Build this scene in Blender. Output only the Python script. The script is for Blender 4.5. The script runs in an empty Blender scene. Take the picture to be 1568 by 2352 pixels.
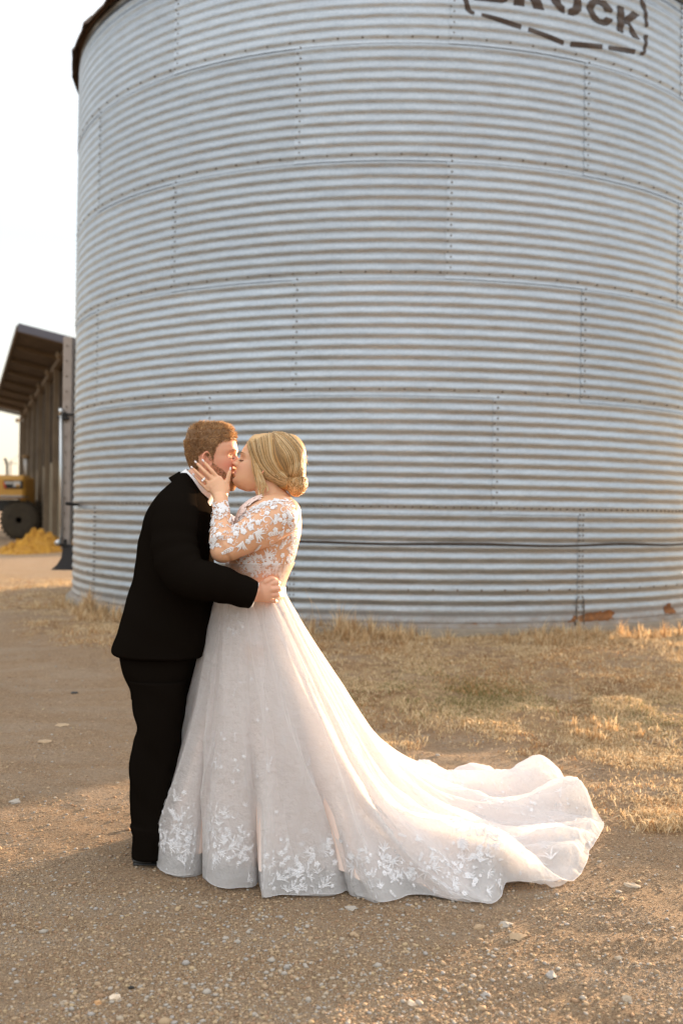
import bpy, math, random
import numpy as np
from mathutils import Vector, Matrix
from mathutils.bvhtree import BVHTree

rnd = random.Random(11)
nr = np.random.default_rng(7)
S = bpy.context.scene
COL = S.collection

# ------------------------------------------------------------------ camera
F = 2287.0                    # focal length in units of a 1568 x 2352 picture
EYE = 1.40
ROLL = math.radians(0.83)
PITCH = math.radians(-0.115)
fwd = Vector((0, math.cos(PITCH), math.sin(PITCH)))
up0 = Vector((0, -math.sin(PITCH), math.cos(PITCH)))
rgt = Vector((1, 0, 0)) * math.cos(ROLL) + up0 * math.sin(ROLL)
upv = up0 * math.cos(ROLL) - Vector((1, 0, 0)) * math.sin(ROLL)
cd = bpy.data.cameras.new('camera')
cam = bpy.data.objects.new('camera', cd)
COL.objects.link(cam)
M3 = Matrix((rgt, upv, -fwd)).transposed()
cam.matrix_world = Matrix.Translation((0, 0, EYE)) @ M3.to_4x4()
cd.sensor_fit = 'VERTICAL'
cd.sensor_height = 36.0
cd.lens = 36.0 * F / 2352.0
cd.clip_end = 6000
cd.dof.use_dof = True
cd.dof.focus_distance = 3.95
cd.dof.aperture_fstop = 2.2
S.camera = cam


def at(px, py, Y):
    """the point of the world at depth Y seen at picture point (px, py) of 1568 x 2352"""
    u = (px - 784.0) / F
    v = (1176.0 - py) / F
    d = rgt * u + upv * v + fwd
    return Vector((0, 0, EYE)) + d * (Y / d.y)


def ground_pt(px, py, z=0.0):
    u = (px - 784.0) / F
    v = (1176.0 - py) / F
    d = rgt * u + upv * v + fwd
    return Vector((0, 0, EYE)) + d * ((z - EYE) / d.z)


# ------------------------------------------------------------------ light
SUN_AZ = math.radians(40)      # to the right of the view direction
SUN_EL = math.radians(4.2)
w = bpy.data.worlds.new('World')
S.world = w
w.use_nodes = True
nt = w.node_tree
nt.nodes.clear()
out = nt.nodes.new('ShaderNodeOutputWorld')
bg = nt.nodes.new('ShaderNodeBackground')
sky = nt.nodes.new('ShaderNodeTexSky')
sky.sky_type = 'NISHITA'
sky.sun_disc = False
sky.sun_elevation = SUN_EL
sky.sun_rotation = SUN_AZ
sky.air_density = 1.0
sky.dust_density = 1.2
sky.ozone_density = 2.0
# thin pale veil of high cloud over the whole sky
veil = nt.nodes.new('ShaderNodeMix')
veil.data_type = 'RGBA'
veil.inputs[0].default_value = 0.7
gco = nt.nodes.new('ShaderNodeTexCoord')
gsx = nt.nodes.new('ShaderNodeSeparateXYZ')
nt.links.new(gco.outputs['Generated'], gsx.inputs[0])
grp = nt.nodes.new('ShaderNodeValToRGB')          # cream near the horizon, pale blue overhead
e_ = grp.color_ramp.elements
e_[0].position = 0.0; e_[0].color = (0.68, 0.58, 0.46, 1)
e_[1].position = 0.75; e_[1].color = (1.0, 0.98, 0.96, 1)
e_.new(0.25).color = (0.54, 0.57, 0.595, 1)
nt.links.new(gsx.outputs['Z'], grp.inputs['Fac'])
gml = nt.nodes.new('ShaderNodeVectorMath'); gml.operation = 'SCALE'
gml.inputs['Scale'].default_value = 6.3
nt.links.new(grp.outputs[0], gml.inputs[0])
nt.links.new(gml.outputs[0], veil.inputs[7])
nt.links.new(sky.outputs[0], veil.inputs[6])
nt.links.new(veil.outputs[2], bg.inputs[0])
bg.inputs[1].default_value = 0.11
nt.links.new(bg.outputs[0], out.inputs[0])

sl = bpy.data.lights.new('sun', 'SUN')
sl.energy = 5.0
sl.angle = math.radians(1.0)
sl.color = (1.0, 0.67, 0.39)
so = bpy.data.objects.new('sun', sl)
COL.objects.link(so)
sdir = Vector((math.sin(SUN_AZ) * math.cos(SUN_EL), math.cos(SUN_AZ) * math.cos(SUN_EL), math.sin(SUN_EL)))
so.rotation_euler = sdir.to_track_quat('Z', 'Y').to_euler()
so.location = sdir * 30
S.view_settings.view_transform = 'Standard'
S.view_settings.look = 'None'
S.view_settings.gamma = 1
S.view_settings.use_curve_mapping = False
S.view_settings.exposure = 1.75
S.cycles.use_denoising = True
S.cycles.transparent_max_bounces = 24
S.cycles.max_bounces = 8


# ------------------------------------------------------------------ materials
def mat(name, col, rough=0.7, metal=0.0, noise=None, bump=None, **kw):
    m = bpy.data.materials.new(name)
    m.use_nodes = True
    n = m.node_tree
    b = n.nodes['Principled BSDF']
    b.inputs['Base Color'].default_value = (*col, 1)
    b.inputs['Roughness'].default_value = rough
    b.inputs['Metallic'].default_value = metal
    for k, v in kw.items():
        b.inputs[k.replace('_', ' ')].default_value = v
    tc = n.nodes.new('ShaderNodeTexCoord')
    if noise:                                        # (scale, colour2, contrast)
        t = n.nodes.new('ShaderNodeTexNoise')
        t.inputs['Scale'].default_value = noise[0]
        t.inputs['Detail'].default_value = 6
        n.links.new(tc.outputs['Object'], t.inputs['Vector'])
        r = n.nodes.new('ShaderNodeValToRGB')
        r.color_ramp.elements[0].position = 0.5 - noise[2]
        r.color_ramp.elements[1].position = 0.5 + noise[2]
        r.color_ramp.elements[0].color = (*col, 1)
        r.color_ramp.elements[1].color = (*noise[1], 1)
        n.links.new(t.outputs['Fac'], r.inputs['Fac'])
        n.links.new(r.outputs['Color'], b.inputs['Base Color'])
    if bump:                                         # (scale, distance)
        t = n.nodes.new('ShaderNodeTexNoise')
        t.inputs['Scale'].default_value = bump[0]
        t.inputs['Detail'].default_value = 5
        n.links.new(tc.outputs['Object'], t.inputs['Vector'])
        bp = n.nodes.new('ShaderNodeBump')
        bp.inputs['Distance'].default_value = bump[1]
        n.links.new(t.outputs['Fac'], bp.inputs['Height'])
        n.links.new(bp.outputs['Normal'], b.inputs['Normal'])
    return m


def N(m):
    return m.node_tree.nodes, m.node_tree.links, m.node_tree.nodes['Principled BSDF']


# ------------------------------------------------------------------ mesh helpers
def link(name, me, m=None, parent=None, smooth=True):
    o = bpy.data.objects.new(name, me)
    COL.objects.link(o)
    if m is not None:
        for q in (m if isinstance(m, (list, tuple)) else [m]):
            me.materials.append(q)
    if smooth:
        me.shade_smooth()
    if parent is not None:
        o.parent = parent
    return o


def tagit(o, label=None, cat=None, group=None, kind=None):
    if label: o['label'] = label
    if cat: o['category'] = cat
    if group: o['group'] = group
    if kind: o['kind'] = kind
    return o


def empty(name, loc, label, cat, group=None, rz=0.0):
    o = bpy.data.objects.new(name, None)
    COL.objects.link(o)
    o.location = loc
    o.rotation_euler = (0, 0, rz)
    o.empty_display_size = 0.1
    return tagit(o, label, cat, group)


class MB:
    """collects shapes; build() links them as ONE mesh"""
    def __init__(s):
        s.v, s.f, s.mi = [], [], []

    def add(s, vs, fs, mi=0):
        n = len(s.v)
        s.v.extend([tuple(p) for p in vs])
        s.f.extend([tuple(i + n for i in f) for f in fs])
        s.mi.extend([mi] * len(fs))

    def box(s, c, size, rot=None, mi=0, bev=0.0):
        x, y, z = [q / 2 for q in size]
        if bev <= 0:
            vs = [Vector((i * x, j * y, k * z)) for i in (-1, 1) for j in (-1, 1) for k in (-1, 1)]
            fs = [(0, 1, 3, 2), (4, 6, 7, 5), (0, 4, 5, 1), (2, 3, 7, 6), (0, 2, 6, 4), (1, 5, 7, 3)]
        else:
            b = min(bev, x, y, z)
            o8 = [(-x + b, -y), (x - b, -y), (x, -y + b), (x, y - b), (x - b, y), (-x + b, y), (-x, y - b), (-x, -y + b)]
            i8 = [(-x + b, -y + b), (x - b, -y + b), (x - b, -y + b), (x - b, y - b), (x - b, y - b), (-x + b, y - b), (-x + b, y - b), (-x + b, -y + b)]
            vs = [Vector((*p, -z)) for p in i8] + [Vector((*p, -z + b)) for p in o8] + [Vector((*p, z - b)) for p in o8] + [Vector((*p, z)) for p in i8]
            fs = []
            for L in range(3):
                for i in range(8):
                    j = (i + 1) % 8
                    fs.append((L * 8 + i, L * 8 + j, L * 8 + 8 + j, L * 8 + 8 + i))
            fs.append(tuple(range(7, -1, -1)))
            fs.append(tuple(range(24, 32)))
        if rot is not None:
            vs = [rot @ p for p in vs]
        c = Vector(c)
        s.add([p + c for p in vs], fs, mi)

    def tube(s, pts, rad, seg=10, side=None, mi=0, cap=True):
        """pts: points; rad: radius or (a, b) per point, a along 'side'"""
        pts = [Vector(p) for p in pts]
        n = len(pts)
        if not isinstance(rad, (list, tuple)):
            rad = [rad] * n
        vs, fs = [], []
        prev = Vector(side) if side is not None else None
        for i, p in enumerate(pts):
            t = (pts[min(i + 1, n - 1)] - pts[max(i - 1, 0)]).normalized()
            if prev is None:
                prev = Vector((0, 0, 1)) if abs(t.z) < 0.9 else Vector((1, 0, 0))
            a = (prev - t * prev.dot(t))
            if a.length < 1e-5:
                a = t.orthogonal()
            a.normalize()
            if side is None:
                prev = a
            b = t.cross(a)
            r = rad[i]
            ra, rb = r if isinstance(r, (list, tuple)) else (r, r)
            for k in range(seg):
                q = 2 * math.pi * k / seg
                vs.append(p + a * (ra * math.cos(q)) + b * (rb * math.sin(q)))
        for i in range(n - 1):
            for k in range(seg):
                j = (k + 1) % seg
                fs.append((i * seg + k, i * seg + j, (i + 1) * seg + j, (i + 1) * seg + k))
        if cap:
            fs.append(tuple(range(seg - 1, -1, -1)))
            fs.append(tuple((n - 1) * seg + k for k in range(seg)))
        s.add(vs, fs, mi)

    def ball(s, c, r, nu=10, nv=7, mi=0, rot=None):
        r = r if isinstance(r, (list, tuple, Vector)) else (r, r, r)
        vs, fs = [], []
        c = Vector(c)
        for i in range(nv + 1):
            a = math.pi * i / nv
            for k in range(nu):
                q = 2 * math.pi * k / nu
                p = Vector((r[0] * math.sin(a) * math.cos(q), r[1] * math.sin(a) * math.sin(q), r[2] * math.cos(a)))
                if rot is not None: p = rot @ p
                vs.append(c + p)
        for i in range(nv):
            for k in range(nu):
                j = (k + 1) % nu
                fs.append((i * nu + k, (i + 1) * nu + k, (i + 1) * nu + j, i * nu + j))
        s.add(vs, fs, mi)

    def rings(s, rings, mi=0, cap=True):
        n = len(rings[0])
        vs = [p for r in rings for p in r]
        fs = []
        for i in range(len(rings) - 1):
            for k in range(n):
                j = (k + 1) % n
                fs.append((i * n + k, i * n + j, (i + 1) * n + j, (i + 1) * n + k))
        if cap:
            fs.append(tuple(range(n - 1, -1, -1)))
            fs.append(tuple((len(rings) - 1) * n + k for k in range(n)))
        s.add(vs, fs, mi)

    def mesh(s, name):
        me = bpy.data.meshes.new(name)
        me.from_pydata(s.v, [], s.f)
        if any(s.mi):
            me.polygons.foreach_set('material_index', s.mi)
        me.update()
        return me

    def build(s, name, m=None, parent=None, smooth=True):
        return link(name, s.mesh(name), m, parent, smooth)


def big_mesh(name, verts, tris, mi=None):
    """fast mesh from numpy: verts (n,3), faces (m,k)"""
    me = bpy.data.meshes.new(name)
    k = tris.shape[1]
    me.vertices.add(len(verts))
    me.vertices.foreach_set('co', np.ascontiguousarray(verts, dtype=np.float32).ravel())
    me.loops.add(tris.size)
    me.loops.foreach_set('vertex_index', np.ascontiguousarray(tris, dtype=np.int32).ravel())
    me.polygons.add(len(tris))
    me.polygons.foreach_set('loop_start', np.arange(0, tris.size, k, dtype=np.int32))
    if mi is not None:
        me.polygons.foreach_set('material_index', np.ascontiguousarray(mi, dtype=np.int32))
    me.update(calc_edges=True)
    return me


def smoothstep(a, b, x):
    t = np.clip((x - a) / (b - a), 0, 1)
    return t * t * (3 - 2 * t)


def vnoise(x, y, seed=0):
    """smooth value noise on numpy arrays, 0..1"""
    x = np.asarray(x, dtype=float); y = np.asarray(y, dtype=float)
    xi = np.floor(x).astype(np.int64); yi = np.floor(y).astype(np.int64)
    fx = x - xi; fy = y - yi
    fx = fx * fx * (3 - 2 * fx); fy = fy * fy * (3 - 2 * fy)

    def h(a, b):
        q = (a * 374761393 + b * 668265263 + seed * 1442695041) & 0x7fffffff
        q = ((q ^ (q >> 13)) * 1274126177) & 0x7fffffff
        return ((q ^ (q >> 16)) & 0xffff) / 65535.0
    return (h(xi, yi) * (1 - fx) + h(xi + 1, yi) * fx) * (1 - fy) + (h(xi, yi + 1) * (1 - fx) + h(xi + 1, yi + 1) * fx) * fy


# ------------------------------------------------------------------ ground
AX, AY, RAD = 0.645, 13.64, 4.16          # grain bin axis and radius
GB = [(-60, 24), (-4.6, 12.2), (-2.5, 9.3), (-1.2, 7.5), (0.25, 6.0), (1.75, 5.0), (4.0, 4.6), (60, 2)]


def edge_y(x):
    return np.interp(x, [p[0] for p in GB], [p[1] for p in GB])


def grassness(x, y):
    d = (y - edge_y(x))
    n = vnoise(x * 1.3, y * 1.3, 3) * 1.6 + vnoise(x * 5, y * 5, 4) * 0.7 - 1.1
    far = 1 - smoothstep(17, 24, np.asarray(y, dtype=float))
    return smoothstep(-0.5, 0.7, d + n) * far


def gz(x, y):
    x = np.asarray(x, dtype=float); y = np.asarray(y, dtype=float)
    r = np.hypot(x - AX, y - AY)
    z = 0.20 * (1 - smoothstep(RAD + 0.5, RAD + 3.2, r))
    near = 1 - smoothstep(18, 40, y)
    z = z + near * (0.030 * (vnoise(x * 0.7, y * 0.7, 1) - .5) + 0.014 * (vnoise(x * 3, y * 3, 2) - .5) + 0.010 * (vnoise(x * 11, y * 11, 5) - .5))
    z = z + near * 0.05 * smoothstep(4.6, 7.5, y) * (vnoise(x * 2.2, y * 2.2, 8) - .4)
    # flat round the couple
    k = np.exp(-(((x + 0.1) / 1.5) ** 2 + ((y - 4.2) / 1.2) ** 2))
    return z * (1 - 0.75 * k)


def axis_grid(lo, hi, step, far_lo, far_hi):
    a = list(np.arange(lo, hi + 1e-6, step))
    s, p = step, hi
    while p < far_hi:
        s *= 1.25; p += s; a.append(p)
    s, p = step, lo
    while p > far_lo:
        s *= 1.25; p -= s; a.insert(0, p)
    return np.array(a)


gx = axis_grid(-4.5, 4.5, 0.03, -3000, 3000)
gy = axis_grid(2.0, 11.5, 0.03, -600, 4500)
X, Y = np.meshgrid(gx, gy)
Zg = gz(X, Y)
V = np.stack([X.ravel(), Y.ravel(), Zg.ravel()], 1)
nx, ny = len(gx), len(gy)
ii, jj = np.meshgrid(np.arange(nx - 1), np.arange(ny - 1))
a0 = (jj * nx + ii).ravel()
Q = np.stack([a0, a0 + 1, a0 + nx + 1, a0 + nx], 1)
gme = big_mesh('ground', V, Q)
ga = gme.attributes.new('grass', 'FLOAT', 'POINT')
ga.data.foreach_set('value', grassness(X, Y).astype(np.float32).ravel())

m_ground = mat('packed_dirt', (0.2, 0.15, 0.1), 0.95)
nn, ll, bb = N(m_ground)


def node(nn, t, **kw):
    q = nn.new(t)
    for k, v in kw.items():
        q.inputs[k].default_value = v
    return q


tc = nn.new('ShaderNodeTexCoord')
GC = tc.outputs['Object']


def ramp(nn, ll, src, stops):
    r = nn.new('ShaderNodeValToRGB')
    e = r.color_ramp.elements
    while len(e) < len(stops):
        e.new(0.5)
    for q, (p, c) in zip(e, stops):
        q.position = p
        q.color = (*c, 1) if isinstance(c, tuple) else (c, c, c, 1)
    ll.new(src, r.inputs['Fac'])
    return r.outputs['Color']


def mixc(nn, ll, fac, a, b, mode='MIX'):
    q = nn.new('ShaderNodeMix')
    q.data_type = 'RGBA'
    q.blend_type = mode
    for s, v in ((0, fac), (6, a), (7, b)):
        if hasattr(v, 'is_linked') or hasattr(v, 'links'):
            ll.new(v, q.inputs[s])
        else:
            q.inputs[s].default_value = v if s == 0 else (*v, 1)
    return q.outputs[2]


def tnoise(nn, ll, co, sc, det=4, rough=0.6):
    t = node(nn, 'ShaderNodeTexNoise', Scale=sc, Detail=det, Roughness=rough)
    ll.new(co, t.inputs['Vector'])
    return t.outputs['Fac']


def tvor(nn, ll, co, sc, feat='F1'):
    t = node(nn, 'ShaderNodeTexVoronoi', Scale=sc)
    t.feature = feat
    ll.new(co, t.inputs['Vector'])
    return t


base = ramp(nn, ll, tnoise(nn, ll, GC, 1.1, 6), [(0.32, (0.314, 0.187, 0.092)), (0.5, (0.425, 0.261, 0.140)), (0.68, (0.548, 0.366, 0.215))])
base = mixc(nn, ll, ramp(nn, ll, tnoise(nn, ll, GC, 7.0, 5), [(0.42, 0.0), (0.62, 0.6)]), base, (0.275, 0.160, 0.079))
base = mixc(nn, ll, ramp(nn, ll, tnoise(nn, ll, GC, 34, 6, .7), [(0.45, 0.0), (0.70, 0.55)]), base, (0.164, 0.095, 0.050))
base = mixc(nn, ll, ramp(nn, ll, tnoise(nn, ll, GC, 16, 7, .75), [(0.52, 0.0), (0.70, 0.5)]), base, (0.617, 0.440, 0.271))
grit = tvor(nn, ll, GC, 120)
gcol = ramp(nn, ll, grit.outputs['Color'], [(0.0, (0.100, 0.056, 0.029)), (0.45, (0.398, 0.246, 0.131)), (0.75, (0.548, 0.360, 0.210)), (0.93, (0.617, 0.500, 0.374))])
base = mixc(nn, ll, 0.60, base, gcol)
grit2 = tvor(nn, ll, GC, 330)
gcol2 = ramp(nn, ll, grit2.outputs['Color'], [(0.0, (0.153, 0.092, 0.050)), (0.5, (0.469, 0.298, 0.168)), (1.0, (0.617, 0.500, 0.318))])
base = mixc(nn, ll, 0.40, base, gcol2)
at_ = nn.new('ShaderNodeAttribute'); at_.attribute_name = 'grass'
gg = ramp(nn, ll, tnoise(nn, ll, GC, 9.0, 8, 0.75), [(0.3, (0.187, 0.105, 0.050)), (0.5, (0.469, 0.287, 0.140)), (0.7, (0.617, 0.457, 0.243))])
base = mixc(nn, ll, at_.outputs['Fac'], base, gg)
# pale grey streaks of worn gravel and darker damp marks along the wheel tracks
mp = nn.new('ShaderNodeMapping'); mp.inputs['Scale'].default_value = (0.7, 2.4, 1)
ll.new(GC, mp.inputs['Vector'])
st = ramp(nn, ll, tnoise(nn, ll, mp.outputs[0], 1.6, 7, 0.7), [(0.45, 0.0), (0.62, 0.62)])
base = mixc(nn, ll, st, base, (0.469, 0.343, 0.233))
ll.new(base, bb.inputs['Base Color'])
b1 = nn.new('ShaderNodeBump'); b1.inputs['Distance'].default_value = 0.012
ll.new(grit.outputs['Distance'], b1.inputs['Height'])
b2 = nn.new('ShaderNodeBump'); b2.inputs['Distance'].default_value = 0.05
ll.new(tnoise(nn, ll, GC, 22, 8, 0.7), b2.inputs['Height'])
ll.new(b1.outputs[0], b2.inputs['Normal'])
ll.new(b2.outputs[0], bb.inputs['Normal'])
go = link('ground', gme, m_ground)
tagit(go, kind='structure')

# ------------------------------------------------------------------ grain bin
PITCHC = 0.1016
RING = 11 * PITCHC
Z0 = EYE - 1.118 + 0.012                # foot of the lowest sheet ring
AMP = 0.0056
NR = 6

m_zinc = mat('galvanised_steel', (0.60, 0.63, 0.66), 0.36, 1.0)
nn, ll, bb = N(m_zinc)
tc = nn.new('ShaderNodeTexCoord')
oc = tc.outputs['Object']
mp = nn.new('ShaderNodeMapping'); mp.inputs['Scale'].default_value = (1, 1, 6)
ll.new(oc, mp.inputs['Vector'])
zc = ramp(nn, ll, tnoise(nn, ll, mp.outputs[0], 2.2, 6, 0.65), [(0.3, (0.315, 0.350, 0.385)), (0.7, (0.385, 0.422, 0.455))])
sp = tvor(nn, ll, oc, 55)
zc = mixc(nn, ll, 0.14, zc, ramp(nn, ll, sp.outputs['Color'], [(0.0, (0.42, 0.45, 0.49)), (1.0, (0.86, 0.88, 0.90))]))
oi = nn.new('ShaderNodeObjectInfo')
hv = nn.new('ShaderNodeHueSaturation')
mr = nn.new('ShaderNodeMapRange')
mr.inputs[3].default_value = 0.93; mr.inputs[4].default_value = 1.06
ll.new(oi.outputs['Random'], mr.inputs[0])
ll.new(mr.outputs[0], hv.inputs['Value'])
ll.new(zc, hv.inputs['Color'])
ll.new(hv.outputs[0], bb.inputs['Base Color'])
ll.new(ramp(nn, ll, tnoise(nn, ll, mp.outputs[0], 5, 6, 0.7), [(0.3, 0.40), (0.7, 0.54)]), bb.inputs['Roughness'])
b1 = nn.new('ShaderNodeBump'); b1.inputs['Distance'].default_value = 0.020; b1.inputs['Strength'].default_value = 0.6
mp2 = nn.new('ShaderNodeMapping'); mp2.inputs['Scale'].default_value = (1, 1, 2.2)
ll.new(oc, mp2.inputs['Vector'])
ll.new(tnoise(nn, ll, mp2.outputs[0], 3.2, 3, 0.5), b1.inputs['Height'])
ll.new(b1.outputs[0], bb.inputs['Normal'])

# the same steel, splashed and scratched, for the lowest ring
m_zinc_low = m_zinc.copy(); m_zinc_low.name = 'galvanised_steel_splashed'
nn, ll, bb = N(m_zinc_low)
tcn = nn.new('ShaderNodeTexCoord')
old = bb.inputs['Base Color'].links[0].from_socket
sx = nn.new('ShaderNodeSeparateXYZ'); ll.new(tcn.outputs['Object'], sx.inputs[0])
mth = nn.new('ShaderNodeMapRange')
mth.inputs[1].default_value = 0.30; mth.inputs[2].default_value = 0.0
ll.new(sx.outputs['Z'], mth.inputs[0])
dn = tnoise(nn, ll, tcn.outputs['Object'], 9, 8, 0.75)
mm = nn.new('ShaderNodeMath'); mm.operation = 'MULTIPLY'
ll.new(mth.outputs[0], mm.inputs[0]); ll.new(dn, mm.inputs[1])
dirt = ramp(nn, ll, mm.outputs[0], [(0.16, 0.0), (0.50, 0.75)])
newc = mixc(nn, ll, dirt, old, (0.20, 0.15, 0.105))
mp3 = nn.new('ShaderNodeMapping'); mp3.inputs['Scale'].default_value = (1, 1, .45); mp3.inputs['Rotation'].default_value = (0.5, 0.6, 0)
ll.new(tcn.outputs['Object'], mp3.inputs['Vector'])
scr = ramp(nn, ll, tnoise(nn, ll, mp3.outputs[0], 2.6, 9, 0.8), [(0.60, 0.0), (0.72, 0.5)])
newc = mixc(nn, ll, scr, newc, (0.38, 0.37, 0.37))
ll.new(newc, bb.inputs['Base Color'])
met = ramp(nn, ll, mm.outputs[0], [(0.10, 1.0), (0.42, 0.15)])
ll.new(met, bb.inputs['Metallic'])

m_dark = mat('black_rubber', (0.012, 0.011, 0.010), 0.6)
m_bolt = mat('zinc_bolt', (0.20, 0.18, 0.16), 0.5, 0.7, noise=(60, (0.16, 0.13, 0.10), 0.2))
m_conc = mat('concrete_footing', (0.30, 0.255, 0.20), 0.9, noise=(5, (0.20, 0.16, 0.115), 0.25), bump=(40, 0.01))
m_stencil = mat('brown_black_stencil_paint', (0.032, 0.018, 0.012), 0.6, noise=(14, (0.075, 0.052, 0.038), 0.3))
m_rust = mat('rust_stain', (0.30, 0.125, 0.04), 0.95, noise=(22, (0.15, 0.065, 0.028), 0.22))
m_eave = mat('rusty_eave_steel', (0.12, 0.07, 0.04), 0.7, 0.3, noise=(6, (0.06, 0.035, 0.02), 0.25))
m_cable = mat('brown_black_cable', (0.045, 0.028, 0.016), 0.75)


def wall_r(z, zr):
    """radius of the corrugated wall at height z in the ring that starts at zr"""
    return RAD + AMP * np.cos(2 * math.pi * (z - zr) / PITCHC + math.pi)


def bpos(th, z, r):
    return Vector((AX + r * math.sin(th), AY - r * math.cos(th), z))


bin_ = empty('grain_bin', (AX, AY, Z0), 'tall round corrugated galvanised steel grain bin with bolted sheets and brown stencilled lettering', 'grain bin')


def sheet_mesh(lap):
    cols, per = 26, 10
    rows = 11 * per
    dth = math.radians(40.45)
    vs, fs = [], []
    for i in range(rows + 1 + 3):
        z = (i - 3) * PITCHC / per
        for k in range(cols + 1):
            t = dth * k / cols - math.radians(0.45)
            # the far end of each sheet lies outside the next one, its foot outside the ring below
            r = wall_r(z, 0) - RAD * 0 + 0.0045 * (1 - k / cols) + 0.0060 * (1 - max(i - 3, 0) / rows)
            vs.append((r * math.sin(t), -r * math.cos(t), z))
    W = cols + 1
    n = len(vs)
    R_ = rows + 3
    for i in range(R_):
        for k in range(cols):
            a = i * W + k
            fs.append((a, a + 1, a + W + 1, a + W))
    # returned edges give the sheet its thickness
    ed = [k for k in range(W)]
    vs += [vs[q] for q in ed] + [(vs[q][0] * (1 - .0052 / RAD), vs[q][1] * (1 - .0052 / RAD), vs[q][2]) for q in ed]
    for k in range(W - 1):
        fs.append((n + k + 1, n + k, n + W + k, n + W + k + 1))
    n2 = len(vs)
    right = [i * W for i in range(R_ + 1)]
    m2 = len(right)
    vs += [vs[q] for q in right] + [(vs[q][0] * (1 - .004 / RAD), vs[q][1] * (1 - .004 / RAD), vs[q][2]) for q in right]
    for i in range(R_):
        fs.append((n2 + i, n2 + m2 + i, n2 + m2 + i + 1, n2 + i + 1))
    me = bpy.data.meshes.new('wall_sheet')
    me.from_pydata(vs, [], fs)
    me.update()
    return me


OFF = [24.4, 11.4, 24.4, 4.7, 24.4, 4.7]
sm = sheet_mesh(0)
smp = []
me_a = sm; me_a.materials.append(m_zinc)
me_b = sm.copy(); me_b.materials.clear(); me_b.materials.append(m_zinc_low)
for r in range(NR):
    for k in range(9):
        o = bpy.data.objects.new('wall_sheet', me_b if r == 0 else me_a)
        COL.objects.link(o)
        o.parent = bin_
        o.location = (0, 0, r * RING)
        o.rotation_euler = (0, 0, math.radians(OFF[r] + 40 * k))
me_a.shade_smooth(); me_b.shade_smooth()

# bolts: joined per kind, thousands of them
BT = MB()


def bolt(mb, th, z, r, s=0.0085):
    c = bpos(th, z, r) - Vector((AX, AY, Z0))
    n = Vector((math.sin(th), -math.cos(th), 0)); t = Vector((math.cos(th), math.sin(th), 0)); u = Vector((0, 0, 1))
    vs, fs = [], []
    for (h, q) in ((0, 1.45), (0.0018, 1.45), (0.0022, 0.95), (0.0075, 0.85)):
        for k in range(6):
            a = k * math.pi / 3
            vs.append(c + n * h + (t * math.cos(a) + u * math.sin(a)) * s * q)
    for L in range(3):
        for k in range(6):
            j = (k + 1) % 6
            fs.append((L * 6 + k, L * 6 + j, L * 6 + 6 + j, L * 6 + 6 + k))
    fs.append(tuple(range(18, 24)))
    mb.add(vs, fs)


for r in range(NR + 1):
    zb = Z0 + r * RING
    step = 0.0785 if r == 1 else 0.2355
    n = int(2 * math.pi * RAD / step)
    for k in range(n):
        th = 2 * math.pi * (k + .37 * r) / n
        if math.cos(th) < 0.1: continue
        if r == 0: continue
        bolt(BT, th, zb + 0.030, RAD + 0.0085, .0095)
for k in range(int(2 * math.pi * RAD / 0.2355)):          # anchor row low on the first ring
    th = k * 0.2355 / RAD
    if math.cos(th) > 0.1: bolt(BT, th, Z0 + 0.355, RAD + AMP + 0.004)
for r in range(NR):
    for k in range(9):
        th = math.radians(OFF[r] + 40 * k)
        if math.cos(th) < 0.05: continue
        for q in range(22):
            z = Z0 + r * RING + (q + .5) * PITCHC / 2
            lat = 0.014 if q % 2 else -0.018
            t2 = th + 0.004 / RAD + lat / RAD
            if r == 0:
                for lat2 in (-0.02, 0.02):
                    bolt(BT, th + .006 / RAD + lat2 / RAD, z, float(wall_r(z, Z0)) + 0.0085, 0.0072)
            else:
                bolt(BT, t2, z, float(wall_r(z, Z0 + r * RING)) + 0.0075, 0.0075)
tagit(BT.build('bolt_rows', m_bolt, bin_, smooth=False), kind='stuff')

fb = MB()
seg = 128
prof = [(RAD + 0.01, -0.42), (RAD + 0.085, -0.42), (RAD + 0.085, -0.02), (RAD + 0.07, -0.004), (RAD - 0.2, -0.004)]
fb.rings([[Vector((r * math.sin(2 * math.pi * k / seg), -r * math.cos(2 * math.pi * k / seg), z)) for k in range(seg)] for r, z in prof], cap=False)
fb.build('footing', m_conc, bin_)
# base angle ring bolted over the sheets
ra = MB()
prof = [(RAD + 0.013, 0.035), (RAD + 0.018, 0.032), (RAD + 0.020, 0.006), (RAD + 0.055, 0.003), (RAD + 0.055, -0.002)]
ra.rings([[Vector((r * math.sin(2 * math.pi * k / seg), -r * math.cos(2 * math.pi * k / seg), z)) for k in range(seg)] for r, z in prof], cap=False)
ra.build('base_angle', mat('rusty_angle', (.22, .16, .11), .8, .2, noise=(9, (.30, .28, .26), .2)), bin_)
# roof: ribbed cone with a drooping eave
rf = MB()
ztop = NR * RING
seg2 = 180
rr = []
prof = [(RAD - .02, ztop - 0.02), (RAD + 0.02, ztop + .02), (RAD + 0.085, ztop - 0.06), (RAD + 0.10, ztop - 0.075), (RAD + 0.10, ztop - 0.045), (RAD + .02, ztop + 0.05), (RAD * .5, ztop + 1.2), (0.4, ztop + 2.05)]
for r, z in prof:
    L = []
    for k in range(seg2):
        rib = 0.028 if (k % 5 == 0 and r > 1) else 0
        a = 2 * math.pi * k / seg2
        L.append(Vector(((r + rib * .6) * math.sin(a), -(r + rib * .6) * math.cos(a), z + rib)))
    rr.append(L)
rf.rings(rr, cap=True)
rf.build('roof', m_eave, bin_, smooth=False)

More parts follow.
